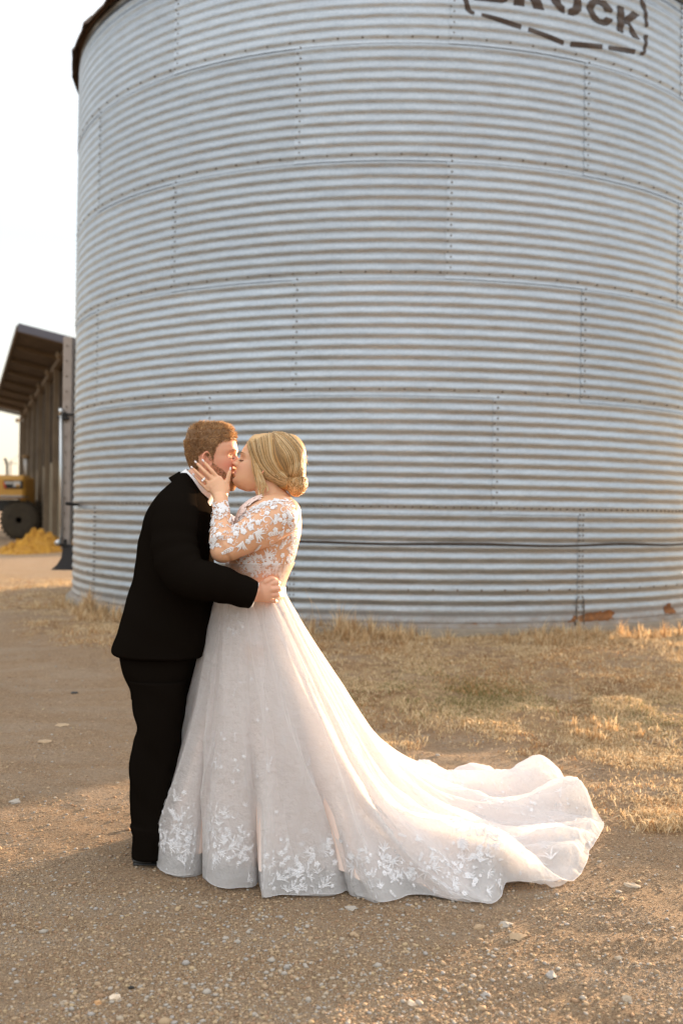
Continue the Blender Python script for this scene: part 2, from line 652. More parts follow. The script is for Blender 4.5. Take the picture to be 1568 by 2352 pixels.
# vertical stiffener foot at the seam low on the right
st = MB()
th = math.radians(24.4)
for lat in (-0.042, 0.045):
    p = [bpos(th + lat / RAD, Z0 + q, RAD + 0.016) - Vector((AX, AY, Z0)) for q in (0.0, 0.07, 0.15, 0.25, 0.28)]
    p[-1] += Vector((0.012 if lat < 0 else -0.012, 0, 0))
    st.tube(p, [0.007, 0.006, 0.006, 0.006, 0.004], 6)
st.box(bpos(th - .05 / RAD, Z0 + .03, RAD + .03) - Vector((AX, AY, Z0)), (0.045, .03, .05), Matrix.Rotation(th, 3, 'Z'), bev=.006)
st.build('anchor_strap', m_bolt, bin_)

# lettering and dashed frame, traced on the wall: picture -> point on the cylinder
def on_wall(px, py):
    u = (px - 784.0) / F; v = (1176.0 - py) / F
    d = rgt * u + upv * v + fwd
    o = Vector((-AX, -AY, EYE))
    a = d.x ** 2 + d.y ** 2; b = 2 * (o.x * d.x + o.y * d.y); c = o.x ** 2 + o.y ** 2 - RAD ** 2
    q = (-b - math.sqrt(max(b * b - 4 * a * c, 0))) / (2 * a)
    p = o + d * q
    return math.atan2(p.x, -p.y), p.z


def inside(px, py, poly):
    ins = np.zeros(px.shape, bool)
    n = len(poly)
    for i in range(n):
        x1, y1 = poly[i]; x2, y2 = poly[(i + 1) % n]
        if y1 == y2: continue
        c = ((y1 > py) != (y2 > py)) & (px < (x2 - x1) * (py - y1) / (y2 - y1) + x1)
        ins ^= c
    return ins


def wall_patch(name, polys, m, cell=0.005, off=0.011, conv=None, ragged=0.0, parent=None, seed=0):
    tz = []
    for p in polys:
        tz.append([on_wall(*conv(q)) for q in p])
    allp = [q for p in tz for q in p]
    t0, t1 = min(q[0] for q in allp), max(q[0] for q in allp)
    z0, z1 = min(q[1] for q in allp), max(q[1] for q in allp)
    ts = np.arange(t0 - .01, t1 + .01, cell / RAD); zs = np.arange(z0 - .02, z1 + .02, cell)
    T, Zz = np.meshgrid(ts, zs)
    T2, Z2 = T, Zz
    if ragged:
        T2 = T + ragged / RAD * (vnoise(T * RAD * 30, Zz * 30, seed) - .5) * 2
        Z2 = Zz + ragged * (vnoise(T * RAD * 40, Zz * 40, seed + 1) - .5) * 2
    msk = np.zeros(T.shape, bool)
    for p in tz:
        msk |= inside(T2, Z2, p)
    ring = np.floor((Zz - Z0) / RING)
    zr = Z0 + ring * RING
    r = RAD + AMP * np.cos(2 * math.pi * (Zz - zr) / PITCHC + math.pi) + off
    P = np.stack([r * np.sin(T), -r * np.cos(T), Zz - Z0], -1)
    me_v = P.reshape(-1, 3)
    H, W = T.shape
    jj, ii = np.nonzero(msk[:-1, :-1])
    a = jj * W + ii
    q = np.stack([a, a + 1, a + W + 1, a + W], 1)
    used = np.unique(q)
    rem = np.zeros(H * W, dtype=np.int64); rem[used] = np.arange(len(used))
    me = big_mesh(name, me_v[used], rem[q])
    o = link(name, me, m, parent)
    return o


c3 = lambda q: (980 + q[0] / 2.667, q[1] / 2.667)
LET = dict(
    B=[[(285, 4), (340, 8), (400, 13), (455, 20), (485, 14), (505, -20), (515, -45), (512, -75), (490, -100), (508, -130), (500, -175), (465, -200), (290, -215), (285, -170), (300, -165), (300, -60), (285, -58)]],
    R=[[(528, 31), (594, 42), (592, -30), (590, -190), (530, -200)], [(690, 0), (704, 40), (718, 66), (652, 55), (638, 25), (622, 0), (615, -40), (640, -60), (612, -80), (612, -185), (670, -180), (700, -145), (702, -90), (672, -55)]],
    O=[[(755, -12), (763, 20), (785, 50), (810, 72), (838, 84), (838, 47), (822, 32), (812, 5), (808, -30), (815, -80), (838, -105), (838, -150), (800, -140), (770, -100), (757, -60)],
       [(860, 90), (890, 98), (920, 90), (938, 70), (945, 40), (935, 5), (932, -40), (915, -90), (885, -130), (862, -145), (862, -100), (884, -70), (892, -20), (897, 25), (885, 50), (862, 58)]],
    C=[[(973, 40), (985, 12), (1010, -5), (1050, 0), (1090, 10), (1115, 35), (1130, 66), (1128, 82), (1088, 74), (1070, 45), (1045, 30), (1025, 35), (1015, 60), (1027, 95), (1050, 120), (1072, 124), (1085, 108), (1131, 122), (1125, 140), (1105, 157), (1075, 158), (1040, 145), (1005, 118), (985, 82)]],
    K=[[(1162, 35), (1203, 48), (1198, 206), (1160, 190)], [(1205, 108), (1255, 70), (1298, 95), (1240, 140), (1247, 165), (1262, 190), (1282, 215), (1297, 246), (1255, 232), (1240, 200), (1228, 152), (1205, 150)]],
)
for k, p in LET.items():
    wall_patch('letter', p, m_stencil, conv=c3, parent=bin_)
DASH = [[(215, -60), (245, -60), (250, 0), (258, 40), (270, 65), (290, 75), (285, 98), (255, 88), (232, 60), (218, 0)],
        [(332, 82), (578, 155), (570, 184), (329, 106)], [(620, 167), (836, 255), (832, 281), (613, 198)],
        [(875, 259), (1070, 274), (1066, 306), (872, 289)], [(1108, 281), (1270, 307), (1268, 333), (1104, 309)],
        [(1325, 214), (1346, 220), (1345, 260), (1335, 320), (1320, 343), (1299, 340), (1302, 321), (1318, 315), (1326, 270)],
        [(1306, -20), (1318, 10), (1335, 40), (1342, 80), (1348, 150), (1345, 170), (1331, 169), (1330, 120), (1322, 60), (1300, 15)],
        [(1180, -60), (1230, -20), (1276, 2), (1280, -25), (1235, -45), (1190, -85)]]
for p in DASH:
    wall_patch('frame_dash', [p], m_stencil, conv=c3, parent=bin_)
# rust patches near the footing
c8 = lambda q: ((1500 + q[0] / 2.861) / 1.3061, (1700 + q[1] / 2.861) / 1.3061)
wall_patch('rust_stain', [[(548, 478), (600, 445), (640, 425), (700, 412), (780, 395), (860, 388), (960, 378), (975, 400), (950, 430), (960, 452), (880, 462), (760, 470), (640, 482)]], m_rust, off=0.011, conv=c8, ragged=0.014, parent=bin_, seed=31)
wall_patch('rust_stain', [[(1392, 330), (1440, 320), (1465, 350), (1490, 395), (1440, 408), (1400, 405)]], m_rust, off=0.011, conv=c8, ragged=0.02, parent=bin_, seed=33)
c5 = lambda q: ((850 + q[0] / 1.309) / 1.3061, (1400 + q[1] / 1.309) / 1.3061)
wall_patch('rust_stain', [[(1105, 612), (1060, 617), (900, 618), (740, 616), (720, 622), (900, 626), (1060, 625), (1105, 620)]], m_rust, off=0.011, conv=c5, ragged=0.008, parent=bin_, seed=35)

# loose cable slung round the bin in the groove
cb = MB()
pts = []
for q in range(0, 141):
    a = math.radians(-30 + q * 0.75)
    z = Z0 + 0.80 - 0.006 * math.sin(q * .21) - 0.008 * abs(math.sin(q * 0.075)) + 0.015 * max(0, (q - 95) / 45)
    pts.append(bpos(a, z, RAD + 0.0165))
cb.tube(pts, 0.011, 6)
tagit(cb.build('cable', m_cable), 'dark brown cable slung round the corrugated grain bin below the close bolt row', 'cable')
# ------------------------------------------------------------------ conveyor post beside the bin (left)
m_post = mat('weathered_flange_steel', (0.46, 0.40, 0.36), 0.7, 0.2, noise=(7, (0.36, 0.30, 0.26), 0.25))
m_pipe = mat('bright_pipe_steel', (0.62, 0.63, 0.63), 0.35, 0.9)
m_hood = mat('dark_rubber_hood', (0.035, 0.033, 0.035), 0.7)
YP = 13.3
p0 = at(155, 1300, YP)
ch = empty('unloading_chute', (p0.x, YP, p0.z), 'tall narrow flanged steel chute with dark hood hugging the left side of the grain bin', 'chute')


def loc(o, p):
    return Vector(p) - o.location


a = at(149, 775, YP); b = at(149, 1262, YP)
w_ = at(170, 775, YP).x - a.x
mb = MB()
mb.box(loc(ch, ((a.x + w_ / 2), YP, (a.z + b.z) / 2)), (w_, .12, a.z - b.z), bev=.008)
mb.build('housing', m_post, ch, False)
for q in range(14):
    z = a.z - 0.12 - q * (a.z - b.z - .2) / 13
    k = MB(); k.tube([loc(ch, (a.x + w_ * .42, YP - .06, z)), loc(ch, (a.x + w_ * .42, YP - .075, z))], .011, 8)
    k.build('bolt', m_bolt, ch, False)
mb = MB()
pts = [at(150, 1252, YP), at(170, 1252, YP), at(170, 1309, YP), at(122, 1308, YP), at(136, 1296, YP), at(146, 1280, YP)]
fr = [loc(ch, p) + Vector((0, -.10, 0)) for p in pts]; bk = [loc(ch, p) + Vector((0, .16, 0)) for p in pts]
n = len(pts)
mb.add(fr + bk, [tuple(range(n))[::-1], tuple(range(n, 2 * n))] + [(i, (i + 1) % n, n + (i + 1) % n, n + i) for i in range(n)])
mb.build('hood', m_hood, ch, False)
pp = at(140.8, 945, YP - .1)
pr = empty('crank_rod', tuple(at(140.8, 1246, YP - .1)), 'bright steel crank rod standing upright between the dark shed wall and the chute', 'rod')
mb = MB(); mb.tube([loc(pr, at(140.8, 950, YP - .1)), loc(pr, at(140.8, 1240, YP - .1))], .022, 12)
mb.build('rod', m_pipe, pr)
mb = MB(); mb.tube([loc(pr, at(140.8, 938, YP - .1)), loc(pr, at(140.8, 952, YP - .1))], .030, 12)
mb.build('end_cap', m_pipe, pr)
mb = MB(); mb.tube([loc(pr, at(138, 1243, YP - .1)), loc(pr, at(131, 1248, YP - .2))], [.03, .036], 12)
mb.build('crank_handle', m_pipe, pr)
mb = MB()
for yy in (960, 1252):
    mb = MB()
    mb.box(loc(pr, at(146, yy, YP - .08)), (.15, .07, .035), Matrix.Rotation(.12, 3, 'Y'), bev=.006)
    mb.box(loc(pr, at(150, yy - 4, YP - .08)), (.035, .05, .11), bev=.006)
    if yy == 960: mb.box(loc(pr, at(158, 952, YP - .08)), (.16, .03, .03), bev=.006)
    mb.build('bracket', m_dark, pr, False)
mb = MB(); mb.tube([at(154, 1156.5, 11.6), at(170, 1158.5, 11.9), at(193, 1161, 12.0)], [.022, .016, .008], 8)
tagit(mb.build('hose_end', m_dark), 'short black hose end sticking out past the left edge of the grain bin', 'hose')

# ------------------------------------------------------------------ open-fronted shed far left
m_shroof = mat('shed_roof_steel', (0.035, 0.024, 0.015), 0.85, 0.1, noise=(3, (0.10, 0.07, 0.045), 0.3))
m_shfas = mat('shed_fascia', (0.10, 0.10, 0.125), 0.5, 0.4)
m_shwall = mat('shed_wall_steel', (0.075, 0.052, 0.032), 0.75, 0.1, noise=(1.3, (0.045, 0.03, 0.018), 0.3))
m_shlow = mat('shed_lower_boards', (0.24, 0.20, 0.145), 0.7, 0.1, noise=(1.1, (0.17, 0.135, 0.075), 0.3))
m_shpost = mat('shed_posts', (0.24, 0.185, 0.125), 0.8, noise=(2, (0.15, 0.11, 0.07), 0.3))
m_pur = mat('shed_purlin', (0.12, 0.085, 0.05), 0.8)
W0 = Vector((-8.84, 32.0, 0)); wd = Vector((-9.66, 25.5, 0)).normalized(); wn = Vector((0.934, 0.354, 0))
HS = 6.4; LEN = 27.3
sh = empty('open_shed', tuple(W0), 'dark open-fronted farm shed with overhanging steel roof and pale posts behind the grain bin', 'shed')
NB = 6


def sp_(t, n, z):
    return wd * t + wn * n + Vector((0, 0, z))


def slab(parent, name, m, t0, t1, n0, n1, za0, zb0, th, k=1):
    """roof slab: height za0 at n0, zb0 at n1"""
    mb = MB()
    vs = []
    for t in (t0, t1):
        for (n, z) in ((n0, za0), (n1, zb0), (n1, zb0 + th), (n0, za0 + th)):
            vs.append(sp_(t, n, z))
    mb.add(vs, [(0, 1, 2, 3), (7, 6, 5, 4), (0, 4, 5, 1), (1, 5, 6, 2), (2, 6, 7, 3), (3, 7, 4, 0)])
    return mb.build(name, m, parent, False)


zA = 1.40 + 5.60; zB = 1.40 + 5.28; zC = zB - 1.4
sl_ = (zB - zA) / 1.65
for k in range(7):                       # roof sheets between purlins, seen from below
    t0 = LEN * k / 7; t1 = LEN * (k + 1) / 7 - .03
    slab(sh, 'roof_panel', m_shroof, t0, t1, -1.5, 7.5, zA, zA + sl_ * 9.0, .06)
for k in range(9):
    t = LEN * k / 8
    slab(sh, 'rafter', m_pur, t - .05, t + .06, -1.45, 7.3, zA - .16, zA - .16 + sl_ * 8.75, .14)
slab(sh, 'fascia', m_shfas, -.12, -.02, -1.55, 7.5, zA - .12, zA - .12 + sl_ * 9.05, .26)
slab(sh, 'eave_trim', m_pur, 0, LEN, -1.60, -1.52, zA - .08, zA - .08, .16)
slab(sh, 'header_beam', m_pur, 0, LEN, -.14, .02, HS - .12, HS - .13, .20)
for k in range(7):
    t = LEN * k / 6.0
    mb = MB(); mb.ball(sp_(t + 1.0, -.2, HS - .02), (.12, .16, .14), 8, 6)
    mb.build('lamp_bracket', m_shpost, sh)
for k in range(8):
    t = LEN * k / 7
    slab(sh, 'post', m_shpost, t - .09, t + .09, -.13, .06, -0.02, -0.02, HS - .1)
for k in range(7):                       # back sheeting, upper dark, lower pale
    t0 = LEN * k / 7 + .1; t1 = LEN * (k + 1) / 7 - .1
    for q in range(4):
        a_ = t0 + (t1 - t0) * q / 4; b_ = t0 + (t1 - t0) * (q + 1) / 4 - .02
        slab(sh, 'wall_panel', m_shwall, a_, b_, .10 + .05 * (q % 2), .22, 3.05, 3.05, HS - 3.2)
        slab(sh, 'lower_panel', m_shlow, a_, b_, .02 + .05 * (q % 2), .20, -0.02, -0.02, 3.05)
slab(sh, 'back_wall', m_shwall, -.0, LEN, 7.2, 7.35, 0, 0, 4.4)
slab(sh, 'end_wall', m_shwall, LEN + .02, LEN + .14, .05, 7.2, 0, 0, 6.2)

# ------------------------------------------------------------------ heap of yellow feed
m_feed = mat('yellow_feed', (0.56, 0.29, 0.035), 0.95, noise=(4.5, (0.36, 0.16, 0.015), 0.2), bump=(9, .15))
hp = ground_pt(84, 1262)
nu, nv = 90, 60
Xh, Yh = np.meshgrid(np.linspace(-1.0, 1.0, nu), np.linspace(-1, 1, nv))
rr_ = np.hypot(Xh, Yh)
hz = np.clip(1 - rr_, 0, 1) ** .8
hz = hz * (0.62 + 0.9 * vnoise(Xh * 4, Yh * 4, 41)) * 0.48 + (hz > 0) * .28 * (vnoise(Xh * 11, Yh * 11, 42) - .35) * np.clip((1 - rr_) * 5, 0, 1)
hz = np.where(rr_ < 1, np.maximum(hz, 0), -0.05) - .01
Vh = np.stack([Xh.ravel() * .98, Yh.ravel() * 3.0, hz.ravel()], 1)
ii, jj = np.meshgrid(np.arange(nu - 1), np.arange(nv - 1)); a0 = (jj * nu + ii).ravel()
o = link('feed_heap', big_mesh('feed_heap', Vh, np.stack([a0, a0 + 1, a0 + nu + 1, a0 + nu], 1)), m_feed)
o.location = (-9.42, 31.2, 0)
tagit(o, 'heap of loose yellow feed spilled on the ground in front of the shed', 'heap')

# ------------------------------------------------------------------ wheel loader
m_yel = mat('loader_yellow', (0.60, 0.32, 0.05), 0.55, noise=(2, (0.50, 0.25, 0.04), 0.3))
m_tyre = mat('tyre_rubber', (0.035, 0.026, 0.017), 0.9, noise=(5, (0.06, 0.045, 0.026), 0.3))
m_rim = mat('dusty_rim', (0.20, 0.12, 0.05), 0.8, noise=(5, (0.28, 0.17, 0.07), 0.3))
m_grey = mat('grey_fender', (0.32, 0.29, 0.27), 0.6)
m_plate = mat('pale_sticker', (0.55, 0.53, 0.50), 0.6)
m_red = mat('red_stripe', (0.55, 0.06, 0.02), 0.6)
YL = 41.0
wc = at(49, 1201, YL)
ld = empty('wheel_loader', (wc.x, YL, 0), 'dusty yellow wheel loader with big rear tyre parked beside the shed', 'loader')


def L_(px, py, dy=0.0):
    return at(px, py, YL + dy) - ld.location


def lbox(name, m, x0, y0, x1, y1, d0, d1, bev=.05, parent=None):
    a = L_(x0, y0); b = L_(x1, y1)
    mb = MB()
    mb.box(((a.x + b.x) / 2, (d0 + d1) / 2, (a.z + b.z) / 2), (abs(b.x - a.x), d1 - d0, abs(a.z - b.z)), bev=bev)
    return mb.build(name, m, parent or ld, False)


def wheel(c, r, wdt):
    mb = MB()
    rings = []
    prof = [(r * .52, -wdt / 2), (r * .80, -wdt / 2 - .02), (r * .95, -wdt * .40), (r, -wdt * .25), (r, wdt * .25), (r * .95, wdt * .40), (r * .80, wdt / 2 + .02), (r * .52, wdt / 2)]
    for (q, y) in prof:
        rings.append([Vector(c) + Vector((q * math.cos(a), y, q * math.sin(a))) for a in [2 * math.pi * k / 40 for k in range(40)]])
    mb.rings(rings)
    for k in range(26):
        a = 2 * math.pi * k / 26
        for s in (-1, 1):
            mb.box(Vector(c) + Vector(((r + .012) * math.cos(a + s * .06), s * wdt * .2, (r + .012) * math.sin(a + s * .06))), (.05, wdt * .42, .07), Matrix.Rotation(-a, 3, 'Y'))
    w = mb.build('wheel', m_tyre, ld)
    mb = MB()
    rings = []
    for (q, y) in [(r * .53, -wdt * .5 + .03), (r * .50, -wdt * .38), (r * .30, -wdt * .30), (r * .26, -wdt * .42), (.01, -wdt * .44)]:
        rings.append([Vector(c) + Vector((q * math.cos(a), y, q * math.sin(a))) for a in [2 * math.pi * k / 28 for k in range(28)]])
    mb.rings(rings, cap=False)
    mb.build('rim', m_rim, w)
    mb = MB(); mb.tube([Vector(c) + Vector((0, -wdt * .44, 0)), Vector(c) + Vector((0, -wdt * .5, 0))], [r * .2, r * .16], 20); mb.build('hub', m_tyre, w)


rw = 0.80
c0 = Vector((0, 0, rw))
wheel(c0, rw, .6)
wheel(c0 + Vector((-3.1, 0, 0)), rw, .6)
wheel(c0 + Vector((0, 2.0, 0)), rw, .6)
lbox('engine_hood', m_yel, -70, 1094, 60, 1147, -.25, 1.2, .08)
lbox('hood_ridge', m_yel, -60, 1090, 55, 1097, 0.1, 1.0, .05)
lbox('counterweight', m_yel, 50, 1118, 61, 1165, -.2, 1.2, .06)
lbox('side_grille', m_dark, 14, 1104, 58, 1123, -.30, -.24, .02)
lbox('side_sticker', m_plate, 17, 1107, 35, 1112, -.325, -.30, .0)
lbox('side_sticker', m_plate, 37, 1106, 53, 1118, -.325, -.30, .0)
lbox('sticker_band', m_yel, 44, 1113, 52, 1118, -.345, -.326, .0)
a = MB()
q = [L_(13.5, 1108), L_(17, 1108), L_(21, 1122), L_(17, 1122)]
q = [Vector((p.x, -.33, p.z)) for p in q]
a.add(q + [p + Vector((0, .03, 0)) for p in q], [(0, 1, 2, 3), (7, 6, 5, 4), (0, 4, 5, 1), (1, 5, 6, 2), (2, 6, 7, 3), (3, 7, 4, 0)])
a.build('red_stripe', m_red, ld, False)
lbox('fender', m_grey, 8, 1138, 62, 1144, -.55, .35, .04)
lbox('chassis', m_dark, -70, 1146, 58, 1176, .0, 1.1, .05)
lbox('cab', m_dark, -150, 985, -70, 1146, .1, 1.6, .08)
a = MB(); a.tube([L_(17, 1096, .6), L_(17, 1068, .6), L_(15.5, 1060, .6), L_(11, 1053, .6)], [.05, .05, .05, .055], 10)
a.build('exhaust_stack', m_dark, ld)
a = MB(); a.tube([L_(60, 1094, .9), L_(60, 1080, .9), L_(59.5, 1052, .9)], [.045, .06, .10], 12)
a.build('pale_funnel', m_plate, ld)  # pale tapered funnel shape above the hood, its function not known
a = MB(); a.tube([L_(60, 1052, .9), L_(60, 1046, .9)], [.17, .15], 12)
a.build('funnel_cap', m_rim, ld)

# utility pole and wire far away
pl = ground_pt(25, 1172)
m_pole = mat('grey_timber_pole', (0.28, 0.24, 0.20), 0.9)
YQ = 150.0
b0 = at(25, 1060, YQ)
po = empty('utility_pole', (b0.x, YQ, 0), 'faint far utility pole with a slanting wire between the loader and the shed', 'pole')
mb = MB(); mb.tube([Vector((0, 0, -.1)), Vector((0, 0, b0.z + .2))], [.16, .12], 8); mb.build('pole', m_pole, po)
mb = MB(); mb.box((0, 0, b0.z - .3), (2.0, .12, .14)); mb.build('crossarm', m_pole, po, False)
mb = MB(); q = at(52, 1036, YQ) - po.location; mb.tube([Vector((.1, 0, b0.z)), (Vector((.1, 0, b0.z)) + q) / 2 + Vector((0, 0, -.12)), q], .035, 5); mb.build('wire', m_pole, po)
# low distant tree line so that the horizon is not a razor edge
m_far = mat('distant_winter_trees', (0.10, 0.085, 0.065), 1.0)
mb = MB()
for k in range(700):
    x = nr.uniform(-1500, 1500)
    h = 2.0 + 5 * vnoise(x * .01, 3, 5) + nr.uniform(0, 2)
    y = 900 + nr.uniform(-20, 20)
    mb.ball((x, y, h * .4), (nr.uniform(4, 11), 5, h * .6), 6, 4)
tagit(mb.build('distant_tree_line', m_far), 'low brown line of far trees along the horizon', 'tree line', kind='stuff')
# ------------------------------------------------------------------ people
def skin_mat(name):
    m = bpy.data.materials.new(name); m.use_nodes = True
    nn, ll, bb = N(m)
    a = nn.new('ShaderNodeAttribute'); a.attribute_name = 'tint'
    t = nn.new('ShaderNodeTexCoord')
    n = tnoise(nn, ll, t.outputs['Object'], 60, 4)
    c = mixc(nn, ll, ramp(nn, ll, n, [(0.3, 0.0), (0.8, 0.16)]), a.outputs['Color'], (0.75, 0.34, 0.24))
    ll.new(c, bb.inputs['Base Color'])
    bb.inputs['Roughness'].default_value = 0.48
    bb.inputs['Subsurface Weight'].default_value = 0.25
    bb.inputs['Subsurface Radius'].default_value = (0.012, 0.005, 0.003)
    bb.inputs['Subsurface Scale'].default_value = 0.6
    return m


m_skin = skin_mat('skin')
SKIN = {'g': (0.74, 0.40, 0.26), 'b': (0.76, 0.44, 0.26)}

# generic head: heights, front, back, half width
HU = [-.128, -.122, -.112, -.098, -.082, -.066, -.052, -.036, -.018, .000, .020, .042, .066, .090, .108, .118, .122]
HF = [.048, .064, .076, .083, .0825, .083, .084, .085, .085, .081, .089, .0885, .082, .066, .044, .020, .0]
HB = [.012, -.006, -.022, -.040, -.060, -.074, -.084, -.091, -.097, -.102, -.106, -.107, -.103, -.090, -.068, -.044, -.02]
HW = [.012, .028, .040, .050, .058, .063, .067, .070, .073, .075, .0765, .077, .074, .063, .045, .024, .008]


def head_shell(mb, frame, sc, who):
    """frame: origin + (f, l, u) axes"""
    o, f, l, u = frame
    us = np.linspace(-.128, .122, 76)
    rings = []
    n = 72
    for h in us:
        a = np.interp(h, HU, HF); b = np.interp(h, HU, HB); w_ = np.interp(h, HU, HW)
        c = (a + b) / 2; d = (a - b) / 2
        L = []
        for k in range(n):
            q = 2 * math.pi * k / n
            cx, cy = math.cos(q), math.sin(q)
            e = 0.86
            px = c + d * math.copysign(abs(cx) ** e, cx)
            py = w_ * math.copysign(abs(cy) ** (0.94), cy)
            if cx > 0:
                ay = abs(py)
                # nose
                nz = max(0.0, min(1, (0.004 - h) / 0.036)) if h > -.034 else max(0.0, 1 - (-.034 - h) / .015)
                nw = .0075 + .0065 * nz
                px += .029 * (nz ** 1.15) * math.exp(-(py / nw) ** 2 * .5 * 1.6)
                px += .006 * math.exp(-((h + .036) / .009) ** 2) * math.exp(-((ay - .013) / .006) ** 2)
                px += .005 * math.exp(-((h - .002) / .014) ** 2) * math.exp(-(py / .010) ** 2)
                # brow, sockets, lids
                px += .005 * math.exp(-((h - .018) / .008) ** 2) * math.exp(-((ay - .026) / .018) ** 2)
                px -= .013 * math.exp(-((h + .001) / .012) ** 2) * math.exp(-((ay - .031) / .014) ** 2)
                px += .0085 * math.exp(-((h + .003) / .0085) ** 2) * math.exp(-((ay - .031) / .011) ** 2)
                px -= .003 * math.exp(-((h + .0085) / .0022) ** 2) * math.exp(-((ay - .031) / .012) ** 2)
                # cheeks
                px += .005 * math.exp(-((h + .032) / .018) ** 2) * math.exp(-((ay - .040) / .016) ** 2)
                # puckered lips
                px += .0105 * math.exp(-((h + .0625) / .0052) ** 2) * math.exp(-(py / .014) ** 2)
                px += .0100 * math.exp(-((h + .0745) / .0056) ** 2) * math.exp(-(py / .013) ** 2)
                px -= .004 * math.exp(-((h + .0685) / .002) ** 2) * math.exp(-(py / .018) ** 2)
                px -= .005 * math.exp(-((h + .087) / .006) ** 2) * math.exp(-(py / .018) ** 2)
                px += .005 * math.exp(-((h + .103) / .011) ** 2) * math.exp(-(py / .018) ** 2)
                if who == 'g':
                    px += .004 * math.exp(-((h + .100) / .02) ** 2)
            L.append(o + (f * px + l * py + u * h) * sc)
        rings.append(L)
    mb.rings(rings)
    # ears
    for s in (-1, 1):
        pts, rad = [], []
        for q in range(15):
            t = q / 14
            a = math.radians(-60 + 290 * t)
            rx, ry = .017, .031
            pts.append(o + (f * (-.012 + rx * math.cos(a) * (1 if math.cos(a) > 0 else 1.0)) + u * (-.016 + ry * math.sin(a)) + l * s * (.073 + .010 * (1 - math.cos(a)) * .8)) * sc)
            rad.append((.0042 if 0 < q < 14 else .003) * sc)
        mb.tube(pts, rad, 8)
        mb.ball(o + (f * (-.008) + u * (-.046) + l * s * .074) * sc, (.008 * sc, .006 * sc, .010 * sc), 8, 6)
        mb.ball(o + (f * (-.004) + u * (-.016) + l * s * .072) * sc, (.013 * sc, .006 * sc, .022 * sc), 10, 8)


def frame(o, az, pitch, roll=0.0):
    """az: facing angle in plan (0 = +X), pitch up"""
    f = Vector((math.cos(az) * math.cos(pitch), math.sin(az) * math.cos(pitch), math.sin(pitch)))
    l = Vector((-math.sin(az), math.cos(az), 0))
    u = f.cross(l)
    if roll:
        l2 = l * math.cos(roll) + u * math.sin(roll); u = f.cross(l2); l = l2
    return (Vector(o), f, l, u)


def lofted(mb, secs, n=40, e=0.85, fold=None, mi=0):
    """secs: (centre, ax, ay) horizontal ovals"""
    rings = []
    for i, (c, ax, ay) in enumerate(secs):
        L = []
        for k in range(n):
            q = 2 * math.pi * k / n
            cx, cy = math.cos(q), math.sin(q)
            p = Vector(c) + Vector((ax * math.copysign(abs(cx) ** e, cx), ay * math.copysign(abs(cy) ** e, cy), 0))
            if fold: p += fold(i, k, q, p)
            L.append(p)
        rings.append(L)
    mb.rings(rings, mi=mi)


def dsecs(tab, Yc, m=4):
    """(py, xl, xr, half depth[, dy]) rows of the picture -> smooth horizontal ovals at depth Yc"""
    t = np.array([[*r[:4], (r[4] if len(r) > 4 else 0)] for r in tab], dtype=float)
    ys = t[:, 0]
    q = np.linspace(0, len(ys) - 1, (len(ys) - 1) * m + 1)
    out = []
    ix = np.arange(len(ys))

    def cr(col, s):
        i = min(int(s), len(ys) - 2); f_ = s - i
        p = [t[max(i - 1, 0), col], t[i, col], t[i + 1, col], t[min(i + 2, len(ys) - 1), col]]
        return .5 * (2 * p[1] + (p[2] - p[0]) * f_ + (2 * p[0] - 5 * p[1] + 4 * p[2] - p[3]) * f_ ** 2 + (3 * p[1] - p[0] - 3 * p[2] + p[3]) * f_ ** 3)
    for s in q:
        y, a, b, h, dy = [cr(c, s) for c in range(5)]
        A = at(a, y, Yc + dy); B = at(b, y, Yc + dy)
        out.append(((A + B) / 2, abs(B.x - A.x) / 2, h))
    return out


def finger(mb, pts, r0, r1, nail=None):
    n = len(pts)
    P = []
    rad = []
    for i in range(n - 1):
        for s in range(3):
            t = s / 3
            P.append(Vector(pts[i]).lerp(Vector(pts[i + 1]), t))
    P.append(Vector(pts[-1]))
    for i in range(len(P)):
        t = i / (len(P) - 1)
        r = r0 + (r1 - r0) * t
        r *= 1 + .07 * math.exp(-((t - .42) / .07) ** 2) + .05 * math.exp(-((t - .75) / .06) ** 2)
        if i == len(P) - 1: r *= .62
        rad.append(r)
    mb.tube(P, rad, 12)
    mb.ball(P[-1], r1 * .78, 10, 7)


def remeshed(name, mb, vox, smooth_it=3):
    me = mb.mesh(name + '_tmp')
    o = bpy.data.objects.new(name + '_tmp', me); COL.objects.link(o)
    r = o.modifiers.new('r', 'REMESH'); r.mode = 'VOXEL'; r.voxel_size = vox; r.adaptivity = 0
    s = o.modifiers.new('s', 'SMOOTH'); s.factor = 0.5; s.iterations = smooth_it
    dg = bpy.context.evaluated_depsgraph_get(); dg.update()
    ev = o.evaluated_get(dg)
    out = bpy.data.meshes.new_from_object(ev)
    out.name = name
    bpy.data.objects.remove(o); bpy.data.meshes.remove(me)
    return out


def coords(me):
    a = np.empty(len(me.vertices) * 3, dtype=np.float32)
    me.vertices.foreach_get('co', a)
    return a.reshape(-1, 3).astype(float)


def tint(me, fn):
    P = coords(me)
    c = fn(P)
    a = me.color_attributes.new('tint', 'FLOAT_COLOR', 'POINT')
    a.data.foreach_set('color', np.concatenate([c, np.ones((len(c), 1))], 1).astype(np.float32).ravel())


def local(P, fr):
    o, f, l, u = fr
    d = P - np.array(o)
    return d @ np.array(f), d @ np.array(l), d @ np.array(u)


